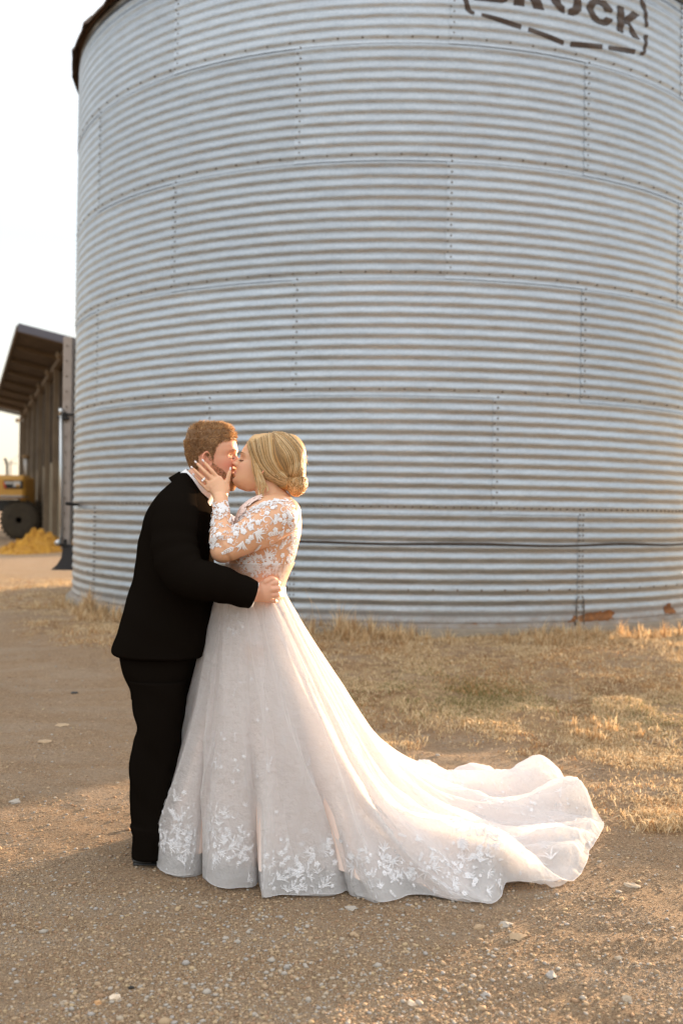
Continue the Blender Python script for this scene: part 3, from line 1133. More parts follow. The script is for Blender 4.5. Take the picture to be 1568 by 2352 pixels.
def face_tint(P, fr, sc, base, who):
    a, b, c = [q / sc for q in local(P, fr)]
    col = np.tile(np.array(base), (len(P), 1))
    ab = np.abs(b)

    def mixin(wt, tgt):
        nonlocal col
        wt = np.clip(wt, 0, 1)[:, None]
        col = col * (1 - wt) + np.array(tgt) * wt
    fr_ = (a > .02)
    cheek = np.exp(-((c + .036) / .024) ** 2 - ((ab - .046) / .024) ** 2) * fr_
    mixin(cheek * (.75 if who == 'g' else .30), (0.72, 0.24, 0.17) if who == 'g' else (.75, .33, .24))
    nose = np.exp(-((c + .03) / .014) ** 2) * (ab < .016) * (a > .09)
    mixin(nose * .3, (.75, .30, .22))
    lips = np.exp(-((c + .0685) / .0105) ** 4 - (b / .020) ** 4) * (a > .078)
    mixin(lips * .75, (.55, .16, .13) if who == 'b' else (.58, .24, .18))
    lid = np.exp(-((c + .002) / .009) ** 2 - ((ab - .031) / .015) ** 2) * (a > .05)
    mixin(lid * .45, (.50, .25, .16) if who == 'b' else (.58, .30, .21))
    ear = (ab > .072) * (np.abs(c + .016) < .05) * (np.abs(a + .01) < .03)
    mixin(ear * .35, (.75, .25, .17))
    return col


# ================================================================== GROOM
YG = 4.02
YB = 3.975
SG = 1.03
frG = frame((0, 0, 0), math.radians(-6), math.radians(3))
frG = (at(543.5, 1047, YG) - frG[1] * (.087 * SG), *frG[1:])
SB = 0.93
frB = frame((0, 0, 0), math.radians(180 + 4), math.radians(19))
frB = (at(554.5, 1052, YB) - frB[1] * (.081 * SB), *frB[1:])

groom = empty('person', (at(345, 1972, YG).x, YG, 0), 'man in a black suit with short auburn hair and beard leaning in to kiss', 'person', 'couple kissing in front of the grain bin')
bride = empty('person', (-0.3585, YB + .02, 0), 'bride with blonde updo in a long white lace gown, one hand on a bearded cheek', 'person', 'couple kissing in front of the grain bin')


def inv(o):
    return np.array(o.location)


def place(o_parent, me):
    me.transform(Matrix.Translation(-Vector(o_parent.location)))
    return me


def H(fr, sc, a, b, c):
    return fr[0] + (fr[1] * a + fr[2] * b + fr[3] * c) * sc


gb = MB()
head_shell(gb, frG, SG, 'g')
# neck and trunk
gb.tube([H(frG, SG, -.018, 0, -.06), H(frG, SG, -.034, 0, -.10), at(455, 1104, YG), at(436, 1130, YG)], [(.064, .060), (.062, .058), (.060, .060), (.050, .060)], 24, side=(1, 0, 0))
TOR = [(1112, 402, 455, .10), (1128, 384, 466, .15), (1150, 368, 474, .185), (1190, 350, 470, .185), (1240, 345, 470, .185), (1290, 338, 472, .178), (1345, 326, 474, .165), (1400, 312, 474, .165), (1450, 303, 470, .165), (1500, 303, 440, .165), (1540, 310, 425, .15)]
lofted(gb, dsecs(TOR, YG), 36)
for s, (kx, ky) in ((-1, (350, 1700)), (1, (372, 1710))):
    yy = YG + s * .10
    gb.tube([at(370, 1500, yy), at(352, 1600, yy), at(kx, ky, yy), at(kx - 2, 1820, yy), at(kx - 5, 1930, yy)], [.070, .058, .048, .042, .038], 18)
# right arm (near side) and its hand
SHO = at(412, 1180, 3.85); ELB = at(430, 1318, 3.75); WRI = at(590, 1365, 3.785)
gb.tube([SHO, SHO.lerp(ELB, .5), ELB, ELB.lerp(WRI, .5), WRI], [.042, .042, .036, .034, .031], 18)
gb.tube([at(418, 1180, 4.22), at(450, 1320, 4.28), at(570, 1350, 4.22)], [.060, .05, .034], 18)
# back of the hand, then curled fingers
PK = [at(621, 1341, 3.780), at(625, 1354, 3.776), at(622.5, 1367, 3.780), at(615, 1379, 3.790)]
gb.tube([at(580, 1364, 3.79), at(594, 1362, 3.787), at(606, 1358.5, 3.782), at(620, 1357, 3.785), at(626, 1357, 3.790)], [(.030, .024), (.036, .021), (.043, .020), (.043, .018), (.036, .012)], 20, side=(0.15, 0, 1))
mid = [at(637, 1338.5, 3.790), at(640, 1352, 3.788), at(637.5, 1366, 3.790), at(630, 1380, 3.796)]
tip = [at(640, 1339, 3.828), at(642, 1353, 3.830), at(640, 1367, 3.828), at(633.5, 1381, 3.826)]
end = [at(634, 1339, 3.850), at(636, 1353, 3.852), at(634, 1367, 3.850), at(628, 1381, 3.845)]
for a_, b_, c_, d_, r_ in zip(PK, mid, tip, end, (.0105, .011, .0105, .0092)):
    finger(gb, [a_.lerp(WRI, .25), a_, b_, c_, d_], r_ * 1.05, r_ * .85)
finger(gb, [at(600, 1349, 3.785), at(609, 1336, 3.776), at(622, 1329.5, 3.782), at(634, 1331, 3.80)], .0125, .0095)
# left hand behind
gb.ball(at(600, 1340, 4.19), (.04, .02, .05), 10, 8)
for s in (-1, 1):
    gb.tube([at(345 if s < 0 else 365, 1930, YG + s * .10), at(346 if s < 0 else 366, 1955, YG + s * .10), at(395 if s < 0 else 410, 1962, YG + s * .11)], [.04, .042, .03], 14)
me = remeshed('body', gb, 0.0032, 3)
tint(me, lambda P: face_tint(P, frG, SG, SKIN['g'], 'g'))
G_me_world = me.copy()
gB = link('body', place(groom, me), m_skin, groom)

# ---- suit
m_suit = mat('black_wool_suit', (0.0040, 0.0028, 0.0018), 1.0, noise=(3, (0.0065, 0.0045, 0.003), .3))
_n = m_suit.node_tree.nodes; _d = _n.new('ShaderNodeBsdfDiffuse'); _d.inputs['Color'].default_value = (.0075, .0058, .0045, 1)
m_suit.node_tree.links.new(_d.outputs[0], _n['Material Output'].inputs['Surface'])
m_white = mat('white_shirt_cotton', (0.82, 0.82, 0.84), 0.8)
m_shoe = mat('black_leather', (0.010, 0.009, 0.008), 0.45)


def suit_fold(amp, fr_):
    def f_(i, k, q, p):
        v = amp * (math.sin(p.z * 31 + q * 2.0 + 1.0) * .5 + math.sin(p.z * 13 - q * 3 + 2) * .6 + math.sin(p.z * 57 + q * 5) * .25)
        return Vector((math.cos(q), math.sin(q), 0)) * v
    return f_


JK = [(1087, 417, 436, .055), (1093, 410, 444, .085), (1102, 401, 452, .115), (1118, 386, 461, .165), (1138, 368, 472, .205), (1165, 350, 483, .225), (1200, 335, 486, .232), (1240, 326, 488, .230), (1290, 319, 490, .222), (1345, 304, 494, .212), (1400, 288, 495, .212), (1440, 276, 492, .216), (1470, 267, 487, .219), (1488, 264, 482, .220), (1497, 268, 480, .219), (1503, 281, 470, .20)]
mb = MB()
lofted(mb, [(c - groom.location, a, b) for c, a, b in dsecs(JK, YG, 6)], 64, fold=suit_fold(.0045, 0))
mb.build('jacket', m_suit, groom)


def sleeve(name, pts, rads, parent, m, seed=0):
    P, R_ = [], []
    n = len(pts)
    for i in range(n - 1):
        for s in range(9):
            t = s / 9
            a_ = pts[max(i - 1, 0)]; b_ = pts[i]; c_ = pts[i + 1]; d_ = pts[min(i + 2, n - 1)]
            P.append(.5 * (2 * b_ + (c_ - a_) * t + (2 * a_ - 5 * b_ + 4 * c_ - d_) * t ** 2 + (3 * b_ - a_ - 3 * c_ + d_) * t ** 3) - parent.location)
            ra = rads[i][0] * (1 - t) + rads[i + 1][0] * t; rb = rads[i][1] * (1 - t) + rads[i + 1][1] * t
            k = 1 + .022 * math.sin(i * 5 + t * 9 + seed) + .016 * math.sin((i + t) * 14 + seed * 2)
            R_.append((ra * k, rb * k))
    P.append(pts[-1] - parent.location); R_.append(rads[-1])
    mb = MB()
    mb.tube(P, R_, 28, side=(0, 1, 0))
    # hollow cuff
    mb.tube([P[-1], P[-1] - (P[-1] - P[-2]).normalized() * .02], [(rads[-1][0] * .93, rads[-1][1] * .93), (rads[-1][0] * .85, rads[-1][1] * .85)], 28, side=(0, 1, 0), cap=False)
    return mb.build(name, m, parent)


sleeve('sleeve', [at(418, 1130, 3.90), at(405, 1180, 3.835), at(402, 1262, 3.775), at(432, 1322, 3.735), at(506, 1342, 3.735), at(580.5, 1366, 3.775)],
       [(.05, .055), (.082, .088), (.078, .090), (.074, .084), (.062, .070), (.050, .054)], groom, m_suit)
sleeve('sleeve', [at(425, 1140, 4.14), at(420, 1180, 4.205), at(430, 1260, 4.26), at(450, 1320, 4.29), at(510, 1335, 4.28), at(565, 1350, 4.24)],
       [(.05, .055), (.075, .08), (.075, .08), (.07, .075), (.06, .065), (.048, .052)], groom, m_suit, 3)
mb = MB()
d_ = (at(600, 1368, 3.78) - at(580, 1362, 3.78)).normalized()
c0 = at(583.5, 1366.2, 3.777) - groom.location
mb.tube([c0 - d_ * .01, c0 + d_ * .006, c0 + d_ * .008], [(.047, .0495), (.046, .0488), (.042, .045)], 28, side=(0, 1, 0))
mb.build('shirt_cuff', m_white, groom)
# shirt collar: ring round the neck, slanting forward
mb = MB()
rings = []
cc = at(454.5, 1115, YG) - groom.location
ax1 = Vector((.76, 0, -.65)).normalized(); ax2 = Vector((0, 1, 0)); ax3 = ax1.cross(ax2)
if ax3.z < 0: ax3 = -ax3
for (h, s) in ((-.028, 1.16), (.0, 1.05), (.018, 1.01), (.021, .98), (.012, .96)):
    rings.append([cc + ax3 * h + ax1 * (.080 * s * math.cos(q)) + ax2 * (.068 * s * math.sin(q)) for q in [2 * math.pi * k / 36 for k in range(36)]])
mb.rings(rings, cap=False)
mb.build('shirt_collar', m_white, groom)
# jacket collar band and lapel falling from the neck
mb = MB()
rings = []
for (h, s) in ((-.05, 1.30), (-.020, 1.18), (-.004, 1.12), (-.002, 1.07), (-.015, 1.05)):
    rings.append([cc + ax3 * h + Vector((-.006, 0, 0)) + ax1 * (.080 * s * math.cos(q)) + ax2 * (.071 * s * math.sin(q)) for q in [2 * math.pi * k / 36 for k in range(36)]])
mb.rings(rings, cap=False)
mb.build('jacket_collar', m_suit, groom)
# trousers
TR1 = [(1470, 285, 470, .19), (1500, 281, 462, .19), (1540, 287, 450, .19), (1575, 302, 440, .18), (1600, 306, 436, .165)]
mb = MB()
lofted(mb, [(c - groom.location, a, b) for c, a, b in dsecs(TR1, YG)], 48, fold=suit_fold(.003, 0))
LG = [(1560, 298, 432, .105), (1600, 306, 428, .103), (1640, 309, 424, .10), (1672, 314, 420, .096), (1700, 306, 416, .094), (1740, 301, 410, .093), (1790, 300, 404, .092), (1850, 303, 400, .09), (1884, 305, 398, .088), (1894, 301, 397, .09), (1920, 304, 393, .089), (1945, 304, 390, .089), (1958, 304, 392, .09), (1963, 306, 388, .085)]
for s, dx in ((-1, 0), (1, 14)):
    sec = [(c - groom.location + Vector((dx * .00175, 0, 0)), a, b) for c, a, b in dsecs(LG, YG + s * .095, 5)]
    lofted(mb, sec, 40, fold=suit_fold(.005, 0))
mb.build('trousers', m_suit, groom)
for s, dx in ((-1, 0), (1, 20)):
    mb = MB()
    xs = at(305 + dx, 1965, YG + s * .10).x - groom.location.x
    y = s * .10
    sec = []
    for (t, z0_, z1_, w_) in ((0, .01, .07, .024), (.02, 0.0, .085, .036), (.07, 0, .10, .040), (.13, 0, .095, .042), (.19, 0, .068, .048), (.25, 0, .052, .048), (.29, .004, .038, .036), (.305, .010, .025, .018)):
        L = []
        for k in range(20):
            q = 2 * math.pi * k / 20
            cz = (z0_ + z1_) / 2; hz_ = (z1_ - z0_) / 2
            sn = math.sin(q)
            L.append(Vector((xs + t, y + w_ * math.cos(q), cz + hz_ * math.copysign(abs(sn) ** .7, sn))))
        sec.append(L)
    mb.rings(sec)
    mb.box((xs + .145, y, .006), (.27, .088, .012), bev=.005)
    mb.box((xs + .045, y, .012), (.075, .078, .024), bev=.005)
    mb.build('shoe', m_shoe, groom)

# ---- hair
def hair_mat(name, c1, c2, rough=.42):
    m = mat(name, c1, rough, noise=(35, c2, .3))
    b = m.node_tree.nodes['Principled BSDF']
    b.inputs['Specular IOR Level'].default_value = .6
    # hair lets the low sun through: part translucent
    nn, ll = m.node_tree.nodes, m.node_tree.links
    tr = nn.new('ShaderNodeBsdfTranslucent'); mx = nn.new('ShaderNodeMixShader')
    mx.inputs[0].default_value = .35
    src = b.inputs['Base Color'].links[0].from_socket
    ll.new(src, tr.inputs['Color'])
    ll.new(b.outputs[0], mx.inputs[1]); ll.new(tr.outputs[0], mx.inputs[2])
    ll.new(mx.outputs[0], nn['Material Output'].inputs['Surface'])
    return m


m_red1 = hair_mat('auburn_hair_dark', (0.25, 0.135, 0.058), (0.34, 0.19, 0.085), .6)
m_red2 = hair_mat('auburn_hair', (0.45, 0.255, 0.115), (0.55, 0.33, 0.16), .55)
m_red3 = hair_mat('auburn_hair_light', (0.66, 0.42, 0.21), (0.78, 0.54, 0.30), .5)
m_bl1 = hair_mat('blonde_hair_root', (0.38, 0.23, 0.095), (0.50, 0.32, 0.15))
m_bl2 = hair_mat('blonde_hair', (0.74, 0.47, 0.19), (0.84, 0.58, 0.27))
m_bl3 = hair_mat('blonde_hair_pale', (0.92, 0.70, 0.38), (0.95, 0.78, 0.50))


def headpt(fr, sc, h, q, extra=0.0):
    a = np.interp(h, HU, HF); b = np.interp(h, HU, HB); w_ = np.interp(h, HU, HW)
    c = (a + b) / 2; d = (a - b) / 2
    cx, cy = math.cos(q), math.sin(q)
    p = (c + (d + extra) * math.copysign(abs(cx) ** .86, cx), (w_ + extra) * math.copysign(abs(cy) ** .94, cy), h)
    return p


# hair region of the man: lower limit in u for each side angle (0 = front)
def g_low(q):
    a = abs(math.degrees(q))
    return float(np.interp(a, [0, 30, 52, 64, 72, 78, 83, 88, 94, 108, 125, 150, 180], [.064, .062, .058, .050, .034, .002, -.034, -.030, .018, .004, -.050, -.070, -.074]))


def thick(h, q):
    a = abs(math.degrees(q))
    top = float(smoothstep(.03, .10, h))
    t = .003 + .009 * top
    if a > 120: t += .003 * float(smoothstep(-.08, 0, h))
    t *= float(smoothstep(-.002, .022, h - g_low(q)) * .75 + .25)
    if h < g_low(q): t = -0.004
    return t


mb = MB()
rings = []
for h in np.linspace(-.076, .122, 54):
    L = []
    for k in range(80):
        q = 2 * math.pi * k / 80 - math.pi
        t = thick(h, q)
        wv = 0.0015 * math.sin(q * 17 + h * 160) + .001 * math.sin(q * 31 - h * 90)
        p = headpt(frG, SG, h, q, max(t, -.004) + (wv if t > 0 else 0))
        hh = h + (max(0, t) * .85 if h > .09 else max(0, t) * .4 * max(0, (h - .03) / .06))
        L.append(H(frG, SG, p[0], p[1], hh) - groom.location)
    rings.append(L)
rings.append([H(frG, SG, -.012 + (p_ * .004), 0, .139) - groom.location for p_ in [math.cos(2 * math.pi * k / 80) for k in range(80)]])
mb.rings(rings)
cap = mb.build('hair', m_red1, groom)


def blades(name, roots, dirs, lens, wd_, mats, parent, bend=None):
    """hair blades: roots (n,3), unit dirs, lengths; each a 2-segment tapering blade in a random plane"""
    n = len(roots)
    rv = nr.normal(size=(n, 3))
    sd = np.cross(dirs, rv); sd /= np.linalg.norm(sd, axis=1)[:, None]
    L_ = lens[:, None]
    if bend is None: bend = np.zeros((n, 3))
    m1 = roots + dirs * L_ * .5 + bend * L_ * .15
    tp = roots + dirs * L_ + bend * L_ * .6
    V_ = np.stack([roots - sd * wd_, roots + sd * wd_, m1 - sd * wd_ * .8, m1 + sd * wd_ * .8, tp], 1).reshape(-1, 3)
    b = (np.arange(n) * 5)[:, None]
    T = np.concatenate([b + np.array([[0, 1, 3]]), b + np.array([[0, 3, 2]]), b + np.array([[2, 3, 4]])], 1).reshape(-1, 3)
    cl = .5 + (vnoise(roots[:, 0] * 70 + roots[:, 1] * 50, roots[:, 2] * 30 + roots[:, 1] * 40, 5) - .5) * .5 + nr.normal(size=n) * .13
    mi = np.repeat(np.where(cl < .40, 0, np.where(cl < .66, 1, 2)), 3)
    V_ = V_ - np.array(parent.location)
    return link(name, big_mesh(name, V_, T, mi), list(mats), parent, False)


def scatter_head(fr, sc, n, region, dirf):
    R0, D0, L0, B0 = [], [], [], []
    while len(R0) < n:
        h = rnd.uniform(-.128, .121); q = rnd.uniform(-math.pi, math.pi)
        g = region(h, q)
        if g is None: continue
        ex, ln = g
        p = headpt(fr, sc, h, q, ex)
        hh = h + (ex * .85 if h > .09 else 0)
        p2 = headpt(fr, sc, h, q, ex + .01)
        nrm = Vector((p2[0] - p[0], p2[1] - p[1], .004 + max(0, h - .05) * .25))
        d = dirf(h, q, nrm.normalized())
        w1 = fr[1] * d.x + fr[2] * d.y + fr[3] * d.z
        R0.append(H(fr, sc, p[0], p[1], hh)); D0.append(w1.normalized()); L0.append(ln * sc)
    return np.array(R0), np.array(D0), np.array(L0)


def g_reg(h, q):
    lo = g_low(q)
    if h < lo - .004 * rnd.random(): return None
    t = thick(h, q)
    if t < 0: t = 0
    return (t * .9, rnd.uniform(.006, .010) + .012 * float(smoothstep(.04, .1, h)) * rnd.random())


def g_dir(h, q, n):
    top = float(smoothstep(.05, .10, h))
    fl = Vector((.75, 0, .25)) if top > .3 else Vector((-.35, 0, -.75))
    j = Vector((rnd.uniform(-1, 1), rnd.uniform(-1, 1), rnd.uniform(-1, 1))) * (.16 + .40 * top)
    back = .5 if abs(q) > 2.2 else 0
    return n * (.30 + .5 * top) + fl * (.9 if top > .3 else .7 - back) + j


R0, D0, L0 = scatter_head(frG, SG, 15000, g_reg, g_dir)
tagit(blades('hair_strands', R0, D0, L0, .00075, [m_red1, m_red2, m_red3], cap.parent), kind='stuff')
# longer tousled locks on the top, combed forward and up
LK = [MB(), MB(), MB()]
for k in range(300):
    fa = rnd.uniform(-.095, .068); la = rnd.gauss(0, .034)
    if abs(la) > .068: continue
    q = math.atan2(la / .075, (fa - (-.012)) / .095)
    rr_ = min(1.0, math.hypot(la / .078, (fa + .012) / .098))
    hh = .062 + .074 * math.sqrt(max(0, 1 - rr_ ** 2.2))
    p = H(frG, SG, fa, la, hh - .004)
    yaw = rnd.gauss(0, .5)
    d = (frG[1] * math.cos(yaw) + frG[2] * math.sin(yaw)).normalized()
    L_ = rnd.uniform(.014, .028); lift = rnd.uniform(.1, .65) * (1 - .5 * rr_)
    dn = -max(0, (rr_ - .55)) * .9
    pts = [p, p + d * L_ * .4 + frG[3] * L_ * (.35 * lift + .1), p + d * L_ * .8 + frG[3] * L_ * (.35 * lift + dn * .4), p + d * L_ * 1.05 + frG[3] * L_ * (.15 * lift + dn)]
    LK[rnd.choices((0, 1, 2), (.3, .4, .3))[0]].tube([x - groom.location for x in pts], [.0017, .0019, .0012, .0003], 5)
for mb, m_ in zip(LK, (m_red1, m_red2, m_red3)):
    tagit(mb.build('hair_locks', m_, groom), kind='stuff')


# beard
def b_low(h, q):
    a = abs(math.degrees(q))
    hi = float(np.interp(a, [0, 14, 20, 35, 55, 72, 86], [-.079, -.082, -.066, -.072, -.066, -.040, -.022]))
    mous = (a < 24 and -.060 < h < -.050)
    return (h < hi and a < 86 and h > -.13) or mous


def bd_reg(h, q):
    a = abs(math.degrees(q))
    if not b_low(h, q): return None
    if a > 50 and rnd.random() < .45: return None
    return (.000, rnd.uniform(.004, .008) + (.009 * rnd.random() if (a < 40 and h < -.09) else 0))


R0, D0, L0 = scatter_head(frG, SG, 4200, bd_reg, lambda h, q, n: n * .8 + Vector((.15, 0, -.8)) + Vector((rnd.uniform(-.4, .4), rnd.uniform(-.4, .4), rnd.uniform(-.4, .4))))
tagit(blades('beard', R0, D0, L0, .00075, [m_red1, m_red2, m_red3], groom), kind='stuff')
# under-chin bulk so that the beard reads as a mass
mb = MB()
rings = []
for h, ex in ((-.094, .0), (-.102, .0055), (-.112, .009), (-.122, .012), (-.131, .010), (-.137, .003)):
    L = []
    for k in range(24):
        q = math.radians(-62 + 124 * k / 23)
        p = headpt(frG, SG, max(h, -.120), q, ex * (math.cos(q) ** .5 if math.cos(q) > 0 else 0) - .001)
        L.append(H(frG, SG, p[0], p[1], h) - groom.location)
    for k in range(24):
        q = math.radians(62 - 124 * k / 23)
        p = headpt(frG, SG, max(h, -.120), q, -.006)
        L.append(H(frG, SG, p[0], p[1], h) - groom.location)
    rings.append(L)
mb.rings(rings)
mb.build('chin_beard', m_red2, groom)
for who, fr, sc, par, m_, seg_ in (('g', frG, SG, groom, m_red2, 0), ('b', frB, SB, bride, m_bl1, 0)):
    for s in (-1, 1):
        mb = MB()
        for k in range(26):
            t = k / 25
            y = s * (.014 + .032 * t)
            x = .0905 - .010 * t ** 1.5 - .010 * t ** 3
            zz = .0165 + .005 * math.sin(t * 2.4)
            p = H(fr, sc, x, y, zz) - par.location
            e = H(fr, sc, x + .001, y + s * .006, zz + .0035 * (1 - t)) - par.location
            mb.tube([p, e], [.0008, .0003], 4)
        mb.build('eyebrow', m_, par)
m_lashg = mat('auburn_lashes', (.09, .04, .02), .7)
m_lash = mat('dark_eyelashes', (0.02, 0.012, 0.010), .6)
for who, fr, sc, par, ln in (('g', frG, SG, groom, .005), ('b', frB, SB, bride, .011)):
    for s in (-1, 1):
        mb = MB()
        for k in range(18):
            t = k / 17
            y = s * (.020 + .024 * t)
            x = .0835 - .010 * t ** 2 - .003
            zz = -.0085 - .002 * math.sin(t * 3.1)
            p = H(fr, sc, x - .003, y, zz) - par.location
            e = H(fr, sc, x + ln * .75, y + s * .003 * t, zz - ln * .35) - par.location
            mb.tube([p, e], [.0012 if who == 'b' else .0008, .0003], 4)
        mb.build('eyelashes', m_lash if who == 'b' else m_lashg, par)

# ================================================================== BRIDE
bb_ = MB()
head_shell(bb_, frB, SB, 'b')
bb_.tube([H(frB, SB, -.02, 0, -.05), at(611, 1112, YB), at(622, 1135, YB), at(628, 1158, YB)], [(.050, .050), (.052, .052), (.058, .060), (.080, .100)], 24, side=(1, 0, 0))
BT_ = [(1136, 612, 655, .075), (1143, 596, 668, .125), (1152, 578, 680, .160), (1168, 558, 689, .178), (1195, 545, 692, .175), (1225, 536, 691, .165), (1255, 530, 684, .155), (1285, 528, 676, .148), (1315, 524, 662, .142), (1345, 519, 649, .136), (1370, 516, 646, .128), (1400, 522, 646, .120), (1450, 526, 648, .120), (1500, 530, 640, .115)]
lofted(bb_, dsecs(BT_, YB), 44)
for s in (-1, 1):
    yy = YB + s * .10
    bb_.tube([at(590, 1480, yy), at(570, 1640, yy), at(575, 1790, yy), at(580, 1935, yy)], [.07, .062, .05, .036], 16)
    bb_.tube([at(585, 1935, yy), at(565, 1975, yy), at(535, 1985, yy)], [.036, .036, .026], 12)
# left arm: shoulder, elbow, wrist
BS = at(648, 1188, 3.835); BE = at(513, 1262, 3.765); BW = at(507, 1150, 3.865)
bb_.tube([at(655, 1172, 3.88), BS, BS.lerp(BE, .35), BS.lerp(BE, .7), BE + Vector((.01, 0, 0)), BE + Vector((-.006, 0, -.006))],
         [(.055, .055), (.068, .072), (.070, .074), (.060, .062), (.050, .050), (.038, .038)], 24, side=(0, 1, 0))
bb_.tube([BE + Vector((.0, 0, -.012)), BE + Vector((-.008, .0, .035)), BE.lerp(BW, .5) + Vector((-.002, 0, 0)), BE.lerp(BW, .8), BW, at(506, 1138, 3.882)],
         [(.038, .036), (.047, .045), (.041, .039), (.033, .031), (.0285, .025), (.028, .021)], 24, side=(1, 0, 0))
bb_.ball(BE + Vector((-.002, 0, -.006)), (.048, .044, .046), 18, 12)
bb_.ball(at(655, 1180, 3.875), (.062, .062, .066), 18, 12)
# hand on his cheek (back of the hand towards the camera)
hd = MB()
yh = 3.905
K_ = [at(501.5, 1099, yh), at(489.5, 1102.5, yh - .004), at(478.5, 1109, yh - .004), at(471, 1119, yh)]
bb_.tube([at(506, 1146, 3.876), at(504, 1132, 3.886), at(499, 1118, 3.896), at(491, 1107, 3.902), at(487, 1102, 3.906)],
         [(.027, .020), (.031, .017), (.037, .0155), (.038, .014), (.030, .010)], 22, side=(.93, 0, .35))
bb_.tube([at(506, 1146, 3.876), at(514, 1134, 3.892), at(519, 1123, 3.902), at(520.5, 1112, 3.908)], [.018, .019, .0165, .012], 14)
T_ = [[(485.5, 1080, yh + .002), (476, 1069, yh + .012), (469, 1060.5, yh + .017)],
      [(471, 1083.5, yh - .002), (460, 1072, yh + .010), (452, 1063.5, yh + .018)],
      [(463.5, 1095, yh - .001), (451, 1083, yh + .012), (443, 1075.5, yh + .022)],
      [(459, 1107, yh + .006), (452, 1098.5, yh + .018), (447, 1092, yh + .026)]]
for k_, t_, r_ in zip(K_, T_, (.0092, .0095, .0088, .0078)):
    finger(bb_, [k_.lerp(BW, .3), k_] + [at(*q) for q in t_], r_ * 1.02, r_ * .62)
finger(bb_, [at(516, 1127, 3.897), at(521, 1110, 3.906), at(524.5, 1096, 3.908), at(528.5, 1080, 3.912)], .0118, .0078)
# right arm: across behind his shoulders
bb_.tube([at(625, 1185, 4.12), at(550, 1215, 4.27), at(490, 1185, 4.32), at(440, 1130, 4.27)], [.055, .045, .035, .026], 18)
bb_.tube([at(440, 1132, 4.27), at(438, 1115, 4.24), at(438, 1100, 4.20)], [(.026, .016), (.034, .014), (.028, .010)], 14)
me = remeshed('body', bb_, 0.0030, 3)
tint(me, lambda P: face_tint(P, frB, SB, SKIN['b'], 'b'))
B_world = coords(me).copy()
tris_B = [tuple(p.vertices) for p in me.polygons]
bvhB = BVHTree.FromPolygons([tuple(p) for p in B_world], tris_B)
link('body', place(bride, me), m_skin, bride)

# nails and ring
m_nail = mat('pale_nail_polish', (0.80, 0.74, 0.74), .2)
for t_ in T_ + [[(524.5, 1096, 3.908), (528.5, 1080, 3.912)]]:
    e = at(*t_[-1]); p = at(*t_[-2]); d = (e - p).normalized()
    mb = MB()
    rot = Matrix((d, d.cross(Vector((0, -1, 0))).normalized(), Vector((0, -1, 0)))).transposed()
    mb.ball(e + d * .006 + Vector((0, -.0045, 0)) - bride.location, (.0075, .0042, .0022), 10, 6, rot=rot)
    mb.build('fingernail', m_nail, bride)
m_diam = mat('diamond', (.95, .95, .97), .05, IOR=2.0, Specular_IOR_Level=1.0)
m_ring = mat('ring_metal', (.85, .82, .78), .2, 1.0)
rc = at(469, 1101, yh - .004); rd = (K_[2] - at(463.5, 1095, yh)).normalized()
mb = MB()
s1 = rd.orthogonal().normalized(); s2 = rd.cross(s1)
mb.tube([rc + (s1 * math.cos(q) + s2 * math.sin(q)) * .0098 - bride.location for q in [2 * math.pi * k / 20 for k in range(21)]], .0012, 6, cap=False)
rg = mb.build('ring', m_ring, bride)
mb = MB()
up_ = Vector((0, -1, 0))
for (dx, r_) in ((0, .0045), (.0075, .0042), (-.0062, .0026)):
    c = rc + up_ * .0118 + rd.cross(up_) * dx - bride.location
    vs = [c + up_ * .002 + (rd * math.cos(q) + rd.cross(up_) * math.sin(q)) * r_ * .55 for q in [math.pi * k / 4 for k in range(8)]]
    vs += [c + (rd * math.cos(q) + rd.cross(up_) * math.sin(q)) * r_ for q in [math.pi * k / 4 for k in range(8)]] + [c - up_ * .004]
    mb.add(vs, [tuple(range(8))] + [(k, (k + 1) % 8, 8 + (k + 1) % 8, 8 + k) for k in range(8)] + [(8 + k, 8 + (k + 1) % 8, 16) for k in range(8)])
mb.build('gemstone', m_diam, rg, False)

# ---- hair: volumes
hb = MB()
c1 = lambda x, y: (383 + x / 4.452, 949.6 + y / 4.452)


def C1(x, y, Y):
    return at(*c1(x, y), Y)


def lump(x, y, rx, ry, rY, Y=YB, rot=0.0):
    hb.ball(C1(x, y, Y), (rx / 4.452 / F * Y, rY, ry / 4.452 / F * Y), 24, 16, rot=Matrix.Rotation(rot, 3, 'Y'))


lump(1120, 460, 285, 268, .094)
lump(1010, 400, 190, 200, .089)
lump(930, 350, 110, 140, .080)
lump(1240, 430, 185, 225, .086)
lump(1290, 560, 128, 150, .076)
lump(1180, 640, 110, 110, .083)
lump(1100, 560, 160, 160, .088)
lump(1322, 715, 112, 130, .062)
lump(1230, 690, 115, 95, .070)
lump(1345, 610, 75, 110, .055)
hm = remeshed('updo', hb, .004, 6)
hP = coords(hm).copy()
bvhH = BVHTree.FromPolygons([tuple(p) for p in hP], [tuple(p.vertices) for p in hm.polygons])
link('hair', place(bride, hm), m_bl2, bride)


def lerp2(A, B, t, s):
    n = 24
    def samp(G, s):
        G = np.array(G, float)
        k = s * (len(G) - 1); i = min(int(k), len(G) - 2); f_ = k - i
        p = [G[max(i - 1, 0)], G[i], G[i + 1], G[min(i + 2, len(G) - 1)]]
        return .5 * (2 * p[1] + (p[2] - p[0]) * f_ + (2 * p[0] - 5 * p[1] + 4 * p[2] - p[3]) * f_ ** 2 + (3 * p[1] - p[0] - 3 * p[2] + p[3]) * f_ ** 3)
    return samp(A, s) * (1 - t) + samp(B, s) * t


camo = Vector((0, 0, EYE))


